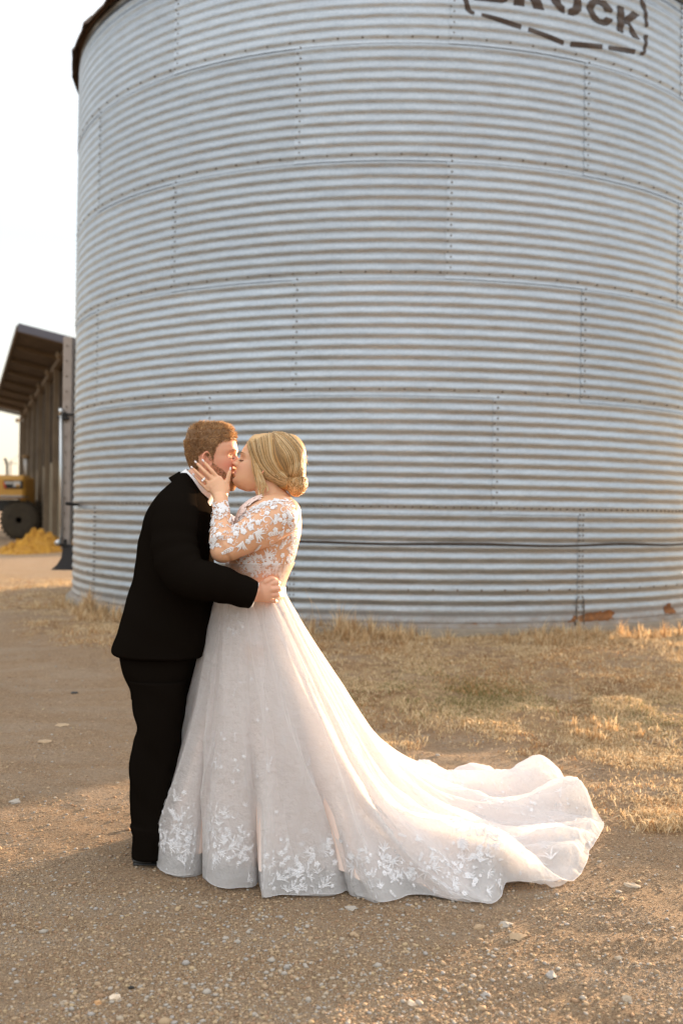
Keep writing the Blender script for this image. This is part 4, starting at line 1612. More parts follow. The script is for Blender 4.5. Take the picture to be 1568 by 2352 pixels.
def strands(A, B, n, rad, both=True, lift=.002, seg=16, free=0.0, jit=7, spread=.0):
    out = []
    for i in range(n):
        t = (i + rnd.random()) / n
        ph = rnd.uniform(0, 6.28); am = rnd.uniform(0, jit)
        lf = lift + rnd.uniform(-.0015, .0025)
        pts = []
        lastY = None
        s0 = rnd.uniform(0, .05); s1 = rnd.uniform(.93, 1.0)
        for k in range(seg + 1):
            s = s0 + (s1 - s0) * k / seg
            q = lerp2(A, B, t, s)
            q = q + am * np.array([math.sin(s * 7 + ph), math.cos(s * 6 + ph)]) * .5
            far = C1(q[0], q[1], 4.0)
            d = (far - camo).normalized()
            hit = bvhH.ray_cast(camo, d, 8)
            if hit[0] is None:
                nb = bvhH.find_nearest(far)
                p = nb[0] + nb[1] * lf
                if free: p = far.lerp(p, .0); p.y = (lastY if lastY else p.y) + spread
            else:
                p = hit[0] + hit[1] * lf
                if free and hit[1].y > -.25 and lastY: p.y = min(p.y, lastY)
            lastY = p.y
            pts.append(p)
        out.append(pts)
    return out


STR = [MB(), MB(), MB()]


def lay(lst, rad, wts=(.34, .40, .26), mirror=True):
    for pts in lst:
        j = rnd.choices((0, 1, 2), wts)[0]
        n = len(pts)
        rr_ = [rad * (.55 + .45 * math.sin(math.pi * min(1, (i + .6) / n))) * rnd.uniform(.8, 1.1) for i in range(n)]
        for mir in ((False, True) if mirror else (False,)):
            P = [Vector((p.x, 2 * YB - p.y if mir else p.y, p.z)) - bride.location for p in pts]
            STR[j].tube(P, rr_, 5)


A1 = [(828, 292), (862, 400), (930, 540), (1040, 650), (1180, 712), (1225, 690)]
B1 = [(1088, 200), (1094, 330), (1106, 440), (1150, 545), (1205, 620), (1240, 660)]
lay(strands(A1, B1, 300, .0016, lift=.0025), .0012)
lay(strands([(828, 292), (862, 430), (930, 590), (1030, 700), (1150, 760), (1230, 740)], A1, 80, .0016), .0012, (.5, .35, .15))
A2 = [(1092, 205), (1150, 330), (1215, 430), (1245, 540), (1240, 640)]
B2 = [(1095, 192), (1250, 215), (1385, 370), (1412, 520), (1350, 660)]
lay(strands(A2, B2, 280, .0016, lift=.0022), .0012, (.35, .4, .25))
A3 = [(1100, 205), (1110, 380), (1150, 500), (1200, 590), (1245, 655)]
lay(strands(A3, A2, 90, .0016), .0012, (.6, .3, .1))
# bun: rolled locks
for k in range(170):
    a0_ = rnd.uniform(0, 6.28); r_ = rnd.uniform(30, 112)
    pts = []
    jx, jy = ((-30, 25), (25, -30), (20, 45), (0, 0))[k % 4]
    for s in range(11):
        a_ = a0_ + s * .13 * (1 if k % 3 else -1)
        rs = r_ * (1 + .35 * math.sin(s * .3 + k))
        q = (1320 + jx + rs * math.cos(a_) * (.95 if k % 4 else .6), 715 + jy + rs * math.sin(a_) * 1.05)
        q = (min(max(q[0], 1205), 1428), min(q[1], 842))
        far = C1(q[0], q[1], 4.0); d = (far - camo).normalized()
        h_ = bvhH.ray_cast(camo, d, 8)
        p = h_[0] + h_[1] * .003 if h_[0] is not None else bvhH.find_nearest(far)[0]
        pts.append(p)
    lay([pts], .0013, (.35, .35, .3))
# loose locks beside the face, falling in front of the ear
Ff = [(835, 300), (858, 420), (868, 540), (893, 660), (925, 760), (958, 830)]
Fg = [(905, 380), (935, 520), (985, 640), (1015, 740), (985, 820), (1010, 882)]
lk = []
for i in range(80):
    t = rnd.random() ** .8
    ph = rnd.uniform(0, 6.3); ln = rnd.uniform(.50, .80) + .24 * t * rnd.random() ** .5
    pts = []
    for k in range(15):
        s = ln * k / 14
        q = lerp2(Ff, Fg, t, s) + np.array([math.sin(s * 5 + ph), 0]) * 9 * s
        yy = YB - .062 - .018 * math.sin(min(1, s * 1.6) * math.pi * .5) - rnd.uniform(0, .0015)
        pts.append(C1(q[0], q[1], yy))
    lk.append(pts)
lay(lk, .0010, (.12, .4, .48))
lw = []
for i in range(26):
    ph = rnd.uniform(0, 6.3); o_ = rnd.uniform(-9, 9)
    G_ = rnd.choice([[(925, 560), (960, 690), (985, 780), (980, 840), (1012, 886)], [(890, 560), (915, 680), (938, 770), (948, 850), (955, 890)], [(905, 500), (960, 640), (1010, 720), (1035, 770), (1030, 800)]])
    pts = []
    for k in range(13):
        s = k / 12
        q = lerp2(G_, G_, 0, s) + np.array([math.sin(s * 4 + ph) * 4 + o_ * (1 - .6 * s), 0])
        pts.append(C1(q[0], q[1], YB - .072 - .012 * s))
    lw.append(pts)
lay(lw, .0010, (.1, .4, .5))
# flyaway wisps
fly = []
for i in range(46):
    a_ = rnd.uniform(-.15, 1.1) if i % 3 else rnd.uniform(1.1, 2.6)
    cx_, cy_ = 1130 + 292 * math.cos(a_), 470 - 275 * math.sin(a_)
    if i % 4 == 0: cx_, cy_ = 1400 + rnd.uniform(-15, 10), rnd.uniform(450, 830)
    q0 = np.array([cx_, cy_]); dv = np.array([math.cos(a_ * .6), -math.sin(a_ * .8)]) * rnd.uniform(12, 34)
    yy = YB + rnd.uniform(-.05, .05)
    k1 = q0 - dv * .8 + np.array([-10, 12]); k3 = q0 + dv + np.array([rnd.uniform(-12, 12), rnd.uniform(-5, 28)])
    fly.append([C1(*k1, yy), C1(*q0, yy), C1(*(q0 + dv * .7), yy), C1(*k3, yy)])
lay(fly, .0006, (.1, .3, .6), False)
for i, (mb, m_) in enumerate(zip(STR, (m_bl1, m_bl2, m_bl3))):
    tagit(mb.build('hair_strands', m_, bride), kind='stuff')
# ------------------------------------------------------------------ gown
def tulle(name, col, alpha, trans=.55, scale=None):
    m = bpy.data.materials.new(name); m.use_nodes = True
    nn, ll = m.node_tree.nodes, m.node_tree.links
    nn.remove(nn['Principled BSDF'])
    df = nn.new('ShaderNodeBsdfDiffuse'); df.inputs['Color'].default_value = (*col, 1)
    tl = nn.new('ShaderNodeBsdfTranslucent'); tl.inputs['Color'].default_value = (*col, 1)
    tp = nn.new('ShaderNodeBsdfTransparent')
    tco = nn.new('ShaderNodeTexCoord')
    nz = nn.new('ShaderNodeTexNoise'); nz.inputs['Scale'].default_value = 16; nz.inputs['Detail'].default_value = 7; nz.inputs['Roughness'].default_value = .62
    ll.new(tco.outputs['Object'], nz.inputs['Vector'])
    bu = nn.new('ShaderNodeBump'); bu.inputs['Distance'].default_value = .030; bu.inputs['Strength'].default_value = .8
    ll.new(nz.outputs['Fac'], bu.inputs['Height'])
    ll.new(bu.outputs[0], df.inputs['Normal']); ll.new(bu.outputs[0], tl.inputs['Normal'])
    m1 = nn.new('ShaderNodeMixShader'); m1.inputs[0].default_value = trans
    m2 = nn.new('ShaderNodeMixShader')
    lw = nn.new('ShaderNodeLayerWeight'); lw.inputs['Blend'].default_value = .35
    # a net covers more of what lies behind it where it is seen edge-on
    mr = nn.new('ShaderNodeMapRange'); mr.inputs[3].default_value = alpha; mr.inputs[4].default_value = min(1, alpha + .45)
    ll.new(lw.outputs['Facing'], mr.inputs[0])
    ll.new(mr.outputs[0], m2.inputs[0])
    ll.new(df.outputs[0], m1.inputs[1]); ll.new(tl.outputs[0], m1.inputs[2])
    ll.new(tp.outputs[0], m2.inputs[1]); ll.new(m1.outputs[0], m2.inputs[2])
    ll.new(m2.outputs[0], nn['Material Output'].inputs['Surface'])
    return m


m_tulle = tulle('white_tulle', (.93, .92, .92), .74)
m_tulle2 = tulle('white_tulle_inner', (.91, .90, .90), .62)
m_line = mat('blush_lining', (.82, .62, .53), .6, noise=(7, (.86, .74, .68), .3))
m_lace = mat('white_lace', (.88, .88, .90), .7, bump=(400, .002))
m_lace_soft = tulle('soft_white_lace', (.93, .93, .95), .72, .1)
m_trim = mat('blush_lace_trim', (.90, .74, .68), .7)
m_mesh = tulle('nude_illusion_mesh', (.80, .66, .56), .28, .3)
CX, CY, ZW = -0.3585, 3.985, 1.085
HEM = [(371, 1985), (374, 1999), (392, 2013), (420, 2018), (446, 2014), (461, 2006), (467, 1990), (473, 2018), (488, 2034), (520, 2043), (556, 2041), (584, 2038), (592, 2022), (599, 2044), (606, 2064), (640, 2058), (700, 2059), (768, 2057), (790, 2046), (815, 2060), (845, 2066), (880, 2076), (912, 2068), (945, 2059), (990, 2060), (1050, 2071), (1100, 2076), (1130, 2080), (1152, 2068), (1164, 2050), (1220, 2046), (1290, 2040), (1330, 2018), (1348, 1990), (1352, 1962), (1362, 1952), (1380, 1925), (1383, 1900), (1375, 1876), (1352, 1862)]
hw = [ground_pt(x, y) for x, y in HEM]
hw = [(p.x, p.y) for p in hw]
hw += [(1.20, 4.78), (1.19, 5.02), (1.05, 5.16), (.86, 5.10), (.74, 5.24), (.55, 5.20), (.40, 5.30), (.20, 5.22), (.0, 5.18), (-.25, 5.0), (-.42, 4.78), (-.58, 4.58), (-.66, 4.36), (-.72, 4.16), (-.74, 4.0)]
hw = np.array(hw)


def closed_spline(P, n):
    P2 = np.vstack([P, P[:1]])
    d = np.r_[0, np.cumsum(np.hypot(*np.diff(P2, axis=0).T) ** .5)]
    d /= d[-1]
    t = np.linspace(0, 1, n, endpoint=False)
    m = len(P)
    idx = np.clip(np.searchsorted(d, t, side='right') - 1, 0, m - 1)
    f_ = (t - d[idx]) / (d[idx + 1] - d[idx])
    p = [P[(idx + k) % m] for k in (-1, 0, 1, 2)]
    f_ = f_[:, None]
    return .5 * (2 * p[1] + (p[2] - p[0]) * f_ + (2 * p[0] - 5 * p[1] + 4 * p[2] - p[3]) * f_ ** 2 + (3 * p[1] - p[0] - 3 * p[2] + p[3]) * f_ ** 3)


NC = 840
Hm = closed_spline(hw, NC)
# resample evenly
dd = np.r_[0, np.cumsum(np.hypot(*np.diff(np.vstack([Hm, Hm[:1]]), axis=0).T))]
tt = np.linspace(0, dd[-1], NC, endpoint=False)
Hm2 = np.stack([np.interp(tt, dd, np.r_[Hm[:, i], Hm[0, i]]) for i in (0, 1)], 1)
ang = np.unwrap(np.arctan2(Hm2[:, 1] - CY, Hm2[:, 0] - CX))
ang_u = ang[0] + (ang[-1] - ang[0]) * np.arange(NC) / NC
# monotone waist angle between the true direction and an even spread
psi = np.maximum.accumulate(.55 * ang + .45 * ang_u)
kern = np.hanning(41); kern /= kern.sum()
psi = np.convolve(np.r_[psi[-20:] - 2 * np.pi, psi, psi[:20] + 2 * np.pi], kern, 'valid')
Wt = np.stack([CX + .122 * np.cos(psi), CY + .146 * np.sin(psi)], 1)
# smoothed hem (for the upper part the hem's wiggles fade)
k2 = np.hanning(91); k2 /= k2.sum()
Hs = np.stack([np.convolve(np.r_[Hm2[-45:, i], Hm2[:, i], Hm2[:45, i]], k2, 'valid') for i in (0, 1)], 1)
BUMP = [(.50, 3.74, .165, .26, .085), (.03, 3.80, .07, .20, .07), (.975, 4.92, .13, .22, .10), (.62, 4.95, .08, .22, .10), (1.13, 4.66, .085, .16, .07), (1.07, 4.27, .06, .14, .06), (.34, 4.98, .07, .2, .08), (.86, 3.93, .06, .25, .06), (.98, 4.12, .05, .3, .05), (.95, 4.55, .06, .35, .06), (.55, 4.55, .05, .4, .07), (.30, 3.70, .05, .18, .05), (.80, 4.45, .045, .35, .06), (.72, 4.12, .035, .40, .05), (.78, 4.72, .05, .3, .06)]
sig = np.arange(NC) / NC


def foldf(s, layer):
    """ridged folds round the skirt; s column vector"""
    r = np.random.default_rng(100 + layer)
    v = 0
    for n, a in ((9, 1.0), (15, 1.0), (27, .55), (57, .22)):
        ph = r.uniform(0, 2 * np.pi)
        wob = .012 * np.sin(s * 5 + ph) + .02 * vnoise(sig[None, :] * 9 + n, s * 1.2, n)
        x = np.pi * n * (sig[None, :] + wob) + ph
        v = v + a * (1 - 1.6 * np.abs(np.sin(x)) ** .8) * (.45 + .9 * vnoise(sig[None, :] * 14 + n * 3, s * .6 + layer, n + layer))
    return v / 1.6


def skirt(name, m, s_max, layer, drop=0.0, rows=110, hem_amp=1.0, fold_amp=1.0):
    s = (np.linspace(0, 1, rows) ** .9 * s_max)[:, None]
    mixh = smoothstep(.35, 1.0, s)[:, :, None]
    Hh = Hs[None] * (1 - mixh) + Hm2[None] * mixh
    d = np.hypot(*(Hm2 - Wt).T)[None, :]
    base = Wt[None] * (1 - s[:, :, None]) + Hh * s[:, :, None]
    # slight fullness at the hips
    n_ = (Hs - Wt) / np.hypot(*(Hs - Wt).T)[:, None]
    full = .030 * np.sin(np.pi * np.clip(s * 2.2 * np.clip(d, .4, 2), 0, 1))
    p = 1 + 1.75 * smoothstep(.45, 1.25, d)
    z = ZW * (1 - s) ** p
    f_ = foldf(s, layer) * fold_amp
    train = smoothstep(.5, 1.1, d)
    rad_amp = (.006 + .042 * s ** .9) * (1 - .45 * train * smoothstep(.3, .8, s))
    off = f_ * rad_amp * (1 - smoothstep(.70, 1.0, s) * .75) + full
    P = base + n_[None] * off[:, :, None]
    zf = f_ * .036 * train * smoothstep(.20, .6, s) * (1 - .6 * smoothstep(.9, 1, s))
    z = z + zf
    # soft uneven lift of the cloth lying on the ground and its larger billows
    ground_part = train * smoothstep(.45, .8, s)
    z = z + train * smoothstep(.72, .90, s) * (1 - .85 * smoothstep(.965, 1, s)) * .070 * np.clip(vnoise(sig[None] * 46, s * 2.5, 91 + layer * 0) * 1.7 - .55, 0, 1)
    z = z + ground_part * (.022 * vnoise(P[..., 0] * 9, P[..., 1] * 9, 21 + layer) + .016 * np.abs(vnoise(P[..., 0] * 24, P[..., 1] * 24, 22 + layer) - .5))
    bt = 0
    for (bx, by, h, rl, rw_) in BUMP:
        ux, uy = bx - CX, by - CY; L_ = math.hypot(ux, uy); ux /= L_; uy /= L_
        dx = P[..., 0] - bx; dy = P[..., 1] - by
        al = dx * ux + dy * uy; la = -dx * uy + dy * ux
        bt = bt + h * np.exp(-(al / rl) ** 2 * .8 - (np.abs(la) / rw_) ** 1.7)
    tail = 1 - .80 * smoothstep(.955, 1.0, s)
    z = z + .95 * bt * smoothstep(.25, .7, s) * tail * hem_amp
    fl = gz(P[..., 0], P[..., 1]) + .012 - drop
    z = np.maximum(z - drop * smoothstep(.02, .2, s), fl + .002 * vnoise(P[..., 0] * 40, P[..., 1] * 40, 3))
    if drop:
        P = P - n_[None] * (drop * 1.2 * smoothstep(0, .15, s))[:, :, None]
    V_ = np.stack([P[..., 0], P[..., 1], z], -1)
    idx = np.arange(rows * NC).reshape(rows, NC)
    a = idx[:-1]; b = np.roll(idx, -1, 1)[:-1]; c = np.roll(idx, -1, 1)[1:]; e = idx[1:]
    Q_ = np.stack([a, b, c, e], -1).reshape(-1, 4)
    V2 = V_.reshape(-1, 3) - np.array(bride.location)
    o = link(name, big_mesh(name, V2, Q_), m, bride)
    return o, V_


sk, SV = skirt('overskirt', m_tulle, 1.0, 1)
sk2, SV2 = skirt('tulle_layer', m_tulle2, .99, 5, .010, fold_amp=1.25)
sk3, SV3 = skirt('skirt_lining', m_line, .90, 1, .028, hem_amp=.8, fold_amp=.75)
# rolled hem edge
mb = MB()
e = SV[-1]
mb.tube([Vector(e[i]) - bride.location for i in range(0, NC, 2)] + [Vector(e[0]) - bride.location], .0006, 5, cap=False)
mb.build('hem_edge', m_lace, bride)

# ---- lace shapes in the plane: each returns verts (x, y, lift) and faces
def leaf(c, a, L_, w_, bend=.25):
    n = 6
    vs, fs = [], []
    ca, sa = math.cos(a), math.sin(a)
    for i in range(n):
        t = i / (n - 1)
        x = L_ * t; y = bend * L_ * t * t
        hw_ = w_ * .5 * math.sin(math.pi * min(1, t * .92 + .06)) ** .8 + .00025
        for (o, z) in ((-hw_, 0.0006), (0, .0018), (hw_, .0006)):
            px, py = x - o * 2 * bend * t, y + o
            vs.append((c[0] + px * ca - py * sa, c[1] + px * sa + py * ca, z))
    for i in range(n - 1):
        for k in (0, 1):
            q = i * 3 + k
            fs.append((q, q + 1, q + 4, q + 3))
    return vs, fs


def petalflower(c, r, a0=0.0):
    V_, F_ = [], []
    for k in range(5):
        v, f_ = leaf(c, a0 + k * 1.2566, r, r * .95, 0)
        n = len(V_); V_ += v; F_ += [tuple(i + n for i in q) for q in f_]
    n = len(V_)
    m_ = 6
    V_ += [(c[0], c[1], .004)] + [(c[0] + r * .22 * math.cos(k * 6.283 / m_), c[1] + r * .22 * math.sin(k * 6.283 / m_), .0024) for k in range(m_)]
    F_ += [(n, n + 1 + k, n + 1 + (k + 1) % m_) for k in range(m_)]
    return V_, F_


def scroll(c, a, r, sgn=1):
    vs, fs = [], []
    n = 16
    for i in range(n):
        t = i / (n - 1)
        q = a + sgn * t * 5.2
        rr = r * (1 - .78 * t)
        w_ = r * (.06 + .22 * math.sin(math.pi * t * .9 + .1))
        for s in (-1, 1):
            vs.append((c[0] + (rr + s * w_ * .5) * math.cos(q), c[1] + (rr + s * w_ * .5) * math.sin(q), .0012))
    for i in range(n - 1):
        fs.append((i * 2, i * 2 + 1, i * 2 + 3, i * 2 + 2))
    return vs, fs


def join(lst):
    V_, F_ = [], []
    for v, f_ in lst:
        n = len(V_); V_ += v; F_ += [tuple(i + n for i in q) for q in f_]
    return V_, F_


def spray(c, a, L_, n=5, w_=.3):
    ls = []
    ca, sa = math.cos(a), math.sin(a)
    for i in range(n):
        t = (i + .5) / n
        p = (c[0] + ca * L_ * t, c[1] + sa * L_ * t)
        for s in (-1, 1):
            ls.append(leaf(p, a + s * .75, L_ * (.34 - .12 * t), L_ * w_ * .30, -s * .2))
    ls.append(leaf((c[0] + ca * L_ * .9, c[1] + sa * L_ * .9), a, L_ * .26, L_ * .09, 0))
    ls.append(leaf(c, a, L_, L_ * .04, 0))
    return join(ls)


def plume(c, a, L_, n=6, sp=1.5, sgn=1):
    ls = []
    for i in range(n):
        t = i / (n - 1) - .5
        ls.append(leaf(c, a + t * sp, L_ * (1 - .35 * abs(t)) * rnd.uniform(.7, 1.1), L_ * .12, sgn * (.15 + .5 * abs(t)) * (1 if t > 0 else -1)))
    return join(ls)


class Lace:
    def __init__(s, bvh, off):
        s.bvh, s.off, s.mb = bvh, off, MB()

    def put(s, p, nrm, right, shape, maxd=.12):
        """lays a plane shape round p on the surface"""
        v, f_ = shape
        n = nrm.normalized()
        r = (right - n * right.dot(n)).normalized()
        u = n.cross(r)
        out = []
        for (x, y, z) in v:
            q = p + r * x + u * y
            h = s.bvh.find_nearest(q, maxd)
            if h[0] is None: return
            nn_ = h[1]
            if nn_.dot(n) < -.2: nn_ = -nn_
            out.append(h[0] + nn_ * (s.off + z))
        ok = []
        for f2 in f_:
            good = True
            for i in range(len(f2)):
                a_, b_ = f2[i], f2[(i + 1) % len(f2)]
                flat = math.hypot(v[a_][0] - v[b_][0], v[a_][1] - v[b_][1]) + abs(v[a_][2] - v[b_][2])
                if (out[a_] - out[b_]).length > flat * 1.6 + .003: good = False; break
            if good: ok.append(f2)
        if ok: s.mb.add(out, ok)


cD = lambda x, y: ((620 + x / 4.9) / 1.3061, (1480 + y / 4.9) / 1.3061)
lb = Lace(bvhB, .0022)
KX = 1 / 4.9 / 1.3061 / F * 3.84          # one zoom pixel in metres on the near side


def place_px(lc, x, y, fn, mirror=True):
    px = cD(x, y)
    far = at(*px, 4.3)
    d = (far - camo).normalized()
    h = lc.bvh.ray_cast(camo, d, 8)
    if h[0] is None or h[0].y > 4.02: return False
    n = h[1]
    if n.dot(d) > 0: n = -n
    lc.put(h[0], n, Vector((1, 0, 0)), fn)
    return True


FL = [(185, 175, 42), (185, 250, 38), (100, 160, 34), (755, 430, 46), (650, 510, 48), (1005, 535, 44), (655, 650, 46), (605, 705, 46), (545, 565, 50), (180, 605, 48), (1110, 910, 44), (1015, 1085, 46), (740, 1080, 42), (890, 290, 42), (970, 215, 40), (345, 700, 50), (430, 590, 48), (1140, 330, 44), (1185, 545, 40), (1080, 390, 38), (620, 350, 36), (160, 760, 40), (95, 690, 36), (1210, 300, 36), (1190, 640, 34), (1290, 330, 32)]
for x, y, r in FL:
    place_px(lb, x, y, petalflower((0, 0), r * KX * .95, rnd.uniform(0, 1.2)))
PLM = [(700, 575, -.35, 260, 6, 1.6), (640, 440, 1.05, 150, 5, 1.2), (880, 950, 1.1, 190, 5, 1.3), (960, 1010, 3.0, 200, 6, 1.1), (530, 700, -1.75, 210, 6, 1.0), (420, 560, 2.7, 120, 4, 1.2), (250, 250, 1.5, 150, 4, .8), (1150, 380, -1.9, 120, 4, 1.0), (560, 1090, .8, 180, 5, .9), (700, 1120, 3.0, 190, 5, .6), (1040, 150, .2, 150, 4, .9), (870, 1130, -1.2, 120, 4, 1.0)]
for x, y, a, L_, n, sp in PLM:
    place_px(lb, x, y, plume((0, 0), a, L_ * KX * .85, n, sp * .62))
SCR = [(880, 400, .3, 78, 1), (810, 310, .9, 52, -1), (1135, 250, 1.2, 60, 1), (1160, 350, 0, 52, -1), (150, 660, 1, 50, 1), (960, 700, -1, 60, -1), (90, 800, 0, 42, 1), (280, 180, 1.7, 70, -1), (1240, 470, 1.2, 50, 1), (200, 350, 2, 55, -1), (660, 900, .4, 60, 1), (1230, 800, 1, 48, 1)]
for x, y, a, r, sg in SCR:
    place_px(lb, x, y, scroll((0, 0), a, r * KX, sg))
SPR = [(410, 790, 3.65, 190), (985, 470, 1.15, 170), (1060, 830, .85, 170), (1010, 440, 1.6, 120), (700, 850, .75, 150), (880, 600, -.05, 200), (1200, 480, 1.35, 170), (1250, 700, 1.2, 170), (480, 960, .45, 150), (90, 470, 1.5, 150), (330, 430, 1.4, 150), (560, 990, .35, 190), (1190, 1040, 1.1, 150), (1090, 640, 1.1, 120), (760, 180, .3, 150), (980, 110, .1, 140)]
for x, y, a, L_ in SPR:
    place_px(lb, x, y, spray((0, 0), a, L_ * KX))
# dense small leaves along the neckline, cuff, back edge and waist
BANDS = [[(500, 320), (640, 230), (800, 150), (960, 95), (1180, 75), (1200, 150), (960, 170), (760, 260), (560, 360), (430, 450)],
         [(60, 140), (320, 110), (325, 330), (270, 380), (60, 420)],
         [(1170, 80), (1290, 200), (1335, 420), (1330, 700), (1300, 900), (1230, 1080), (1150, 1200), (1080, 1180), (1180, 950), (1240, 700), (1230, 420), (1160, 200)],
         [(470, 980), (700, 900), (860, 880), (1090, 1000), (1080, 1190), (880, 1190), (740, 1240), (440, 1120)],
         [(1050, 1180), (1160, 1180), (1120, 1460), (1075, 1460)],
         [(330, 440), (600, 420), (700, 480), (520, 540), (340, 520)],
         [(60, 430), (130, 430), (130, 800), (60, 800)]]
for bnd, n in zip(BANDS, (170, 110, 300, 190, 90, 60, 60)):
    xs = [p[0] for p in bnd]; ys = [p[1] for p in bnd]
    k = 0
    while k < n:
        x, y = rnd.uniform(min(xs), max(xs)), rnd.uniform(min(ys), max(ys))
        if not bool(inside(np.array([x]), np.array([y]), bnd)[0]): continue
        k += 1
        j = rnd.random()
        sh_ = leaf((0, 0), rnd.uniform(0, 6.28), rnd.uniform(30, 66) * KX, rnd.uniform(9, 17) * KX, rnd.uniform(-.4, .4)) if j < .72 else (petalflower((0, 0), rnd.uniform(20, 30) * KX) if j < .9 else scroll((0, 0), rnd.uniform(0, 6), rnd.uniform(22, 34) * KX, rnd.choice((-1, 1))))
        place_px(lb, x, y, sh_)
FILL = [(60, 430), (330, 430), (700, 180), (1180, 80), (1330, 420), (1330, 700), (1130, 1190), (760, 1190), (480, 980), (700, 880), (200, 860), (60, 800)]
for k in range(330):
    x, y = rnd.uniform(60, 1330), rnd.uniform(90, 1200)
    if not bool(inside(np.array([x]), np.array([y]), FILL)[0]): continue
    if 150 < x < 900 and 700 + (x - 150) * -.1 < y < 1000 and rnd.random() < .8: continue
    j = rnd.random()
    place_px(lb, x, y, spray((0, 0), rnd.uniform(0, 6.28), rnd.uniform(50, 90) * KX, 3) if j < .5 else (scroll((0, 0), rnd.uniform(0, 6), rnd.uniform(22, 36) * KX, rnd.choice((-1, 1))) if j < .75 else petalflower((0, 0), rnd.uniform(14, 24) * KX)))
# the far side of the bodice
for k in range(420):
    y = rnd.uniform(1150, 1350); x = rnd.uniform(530, 690)
    p = at(x, y, 4.25)
    h = bvhB.find_nearest(p, .3)
    if h[0] is None or h[0].y < 4.0: continue
    lb.put(h[0], h[1], Vector((1, 0, .2)), leaf((0, 0), rnd.uniform(0, 6.28), .035, .014) if k % 4 else petalflower((0, 0), .018))
lo_ = lb.mb.build('lace_bodice', m_lace, bride, False)
lo_.data.transform(Matrix.Translation(-Vector(bride.location)))
tagit(lo_, kind='stuff')
# ruffled lace edge of the off-shoulder neckline across the chest, catching the sun
mb = MB()
for k in range(420):
    t = rnd.random()
    q = (float(np.interp(t, [0, .2, .4, .6, .8, 1], [529, 543, 554, 566, 581, 597])), float(np.interp(t, [0, .2, .4, .6, .8, 1], [1198, 1184, 1172, 1161, 1152, 1147])))
    p = at(q[0] + rnd.uniform(-6, 5), q[1] + rnd.uniform(-5, 9), rnd.uniform(3.84, 4.0))
    h = bvhB.find_nearest(p, .2)
    if h[0] is None: continue
    lb2 = Lace(bvhB, .003)
    lb2.off = rnd.uniform(.002, .008)
    lb2.put(h[0], h[1], Vector((1, 0, .4)), petalflower((0, 0), rnd.uniform(.007, .012), rnd.random()))
    mb.add([Vector(v) - bride.location for v in lb2.mb.v], lb2.mb.f)
tagit(mb.build('neckline_trim', m_trim, bride, False), kind='stuff')
# sheer bodice, waist and waistband
mb = MB()
BO = [(1292, 519, 677, .154), (1315, 517, 666, .149), (1345, 513, 655, .148), (1372, 508, 654, .151)]
rings = dsecs(BO, YB, 4)
lofted(mb, [(c - bride.location, a, b) for c, a, b in rings], 60)
mb.build('bodice', m_mesh, bride)
mb = MB()
wb = dsecs([(1349, 512, 655, .150), (1358, 511, 655, .151), (1366, 508, 656, .153)], YB, 3)
lofted(mb, [(c - bride.location, a + .002, b + .002) for c, a, b in wb], 60)
mb.build('waistband', m_lace, bride)

# ---- appliques on the skirt
sv = SV.reshape(-1, 3)
idx = np.arange(110 * NC).reshape(110, NC)
a = idx[:-1]; b = np.roll(idx, -1, 1)[:-1]; c = np.roll(idx, -1, 1)[1:]; e_ = idx[1:]
QQ = np.stack([a, b, c, e_], -1).reshape(-1, 4)
bvhS = BVHTree.FromPolygons(sv.tolist(), QQ.tolist())
ls = Lace(bvhS, .0018)


def skirt_pt(px, py):
    far = at(px, py, 5.5)
    d = (far - camo).normalized()
    h = bvhS.ray_cast(camo, d, 9)
    if h[0] is None: return None
    n = h[1]
    if n.dot(d) > 0: n = -n
    return h[0], n


def cluster(px, py, size, ang, n=9, dens=1.0):
    """a bunch of plumes, flowers and sprays about size metres across"""
    g = skirt_pt(px, py)
    if g is None: return
    p, nm = g
    for k in range(int(n * 2.0)):
        dx, dy = rnd.gauss(0, .46) * size, rnd.gauss(0, .32) * size
        j = rnd.random()
        a_ = ang + rnd.uniform(-1.2, 1.2)
        s_ = size * rnd.uniform(.11, .27)
        if j < .36: shp = plume((dx, dy), a_, s_, 5, rnd.uniform(.8, 1.6))
        elif j < .58: shp = petalflower((dx, dy), s_ * .28, rnd.random())
        elif j < .84: shp = spray((dx, dy), a_, s_ * .9)
        else: shp = scroll((dx, dy), a_, s_ * .38, rnd.choice((-1, 1)))
        ls.put(p, nm, Vector((1, 0, 0)), shp, .3)


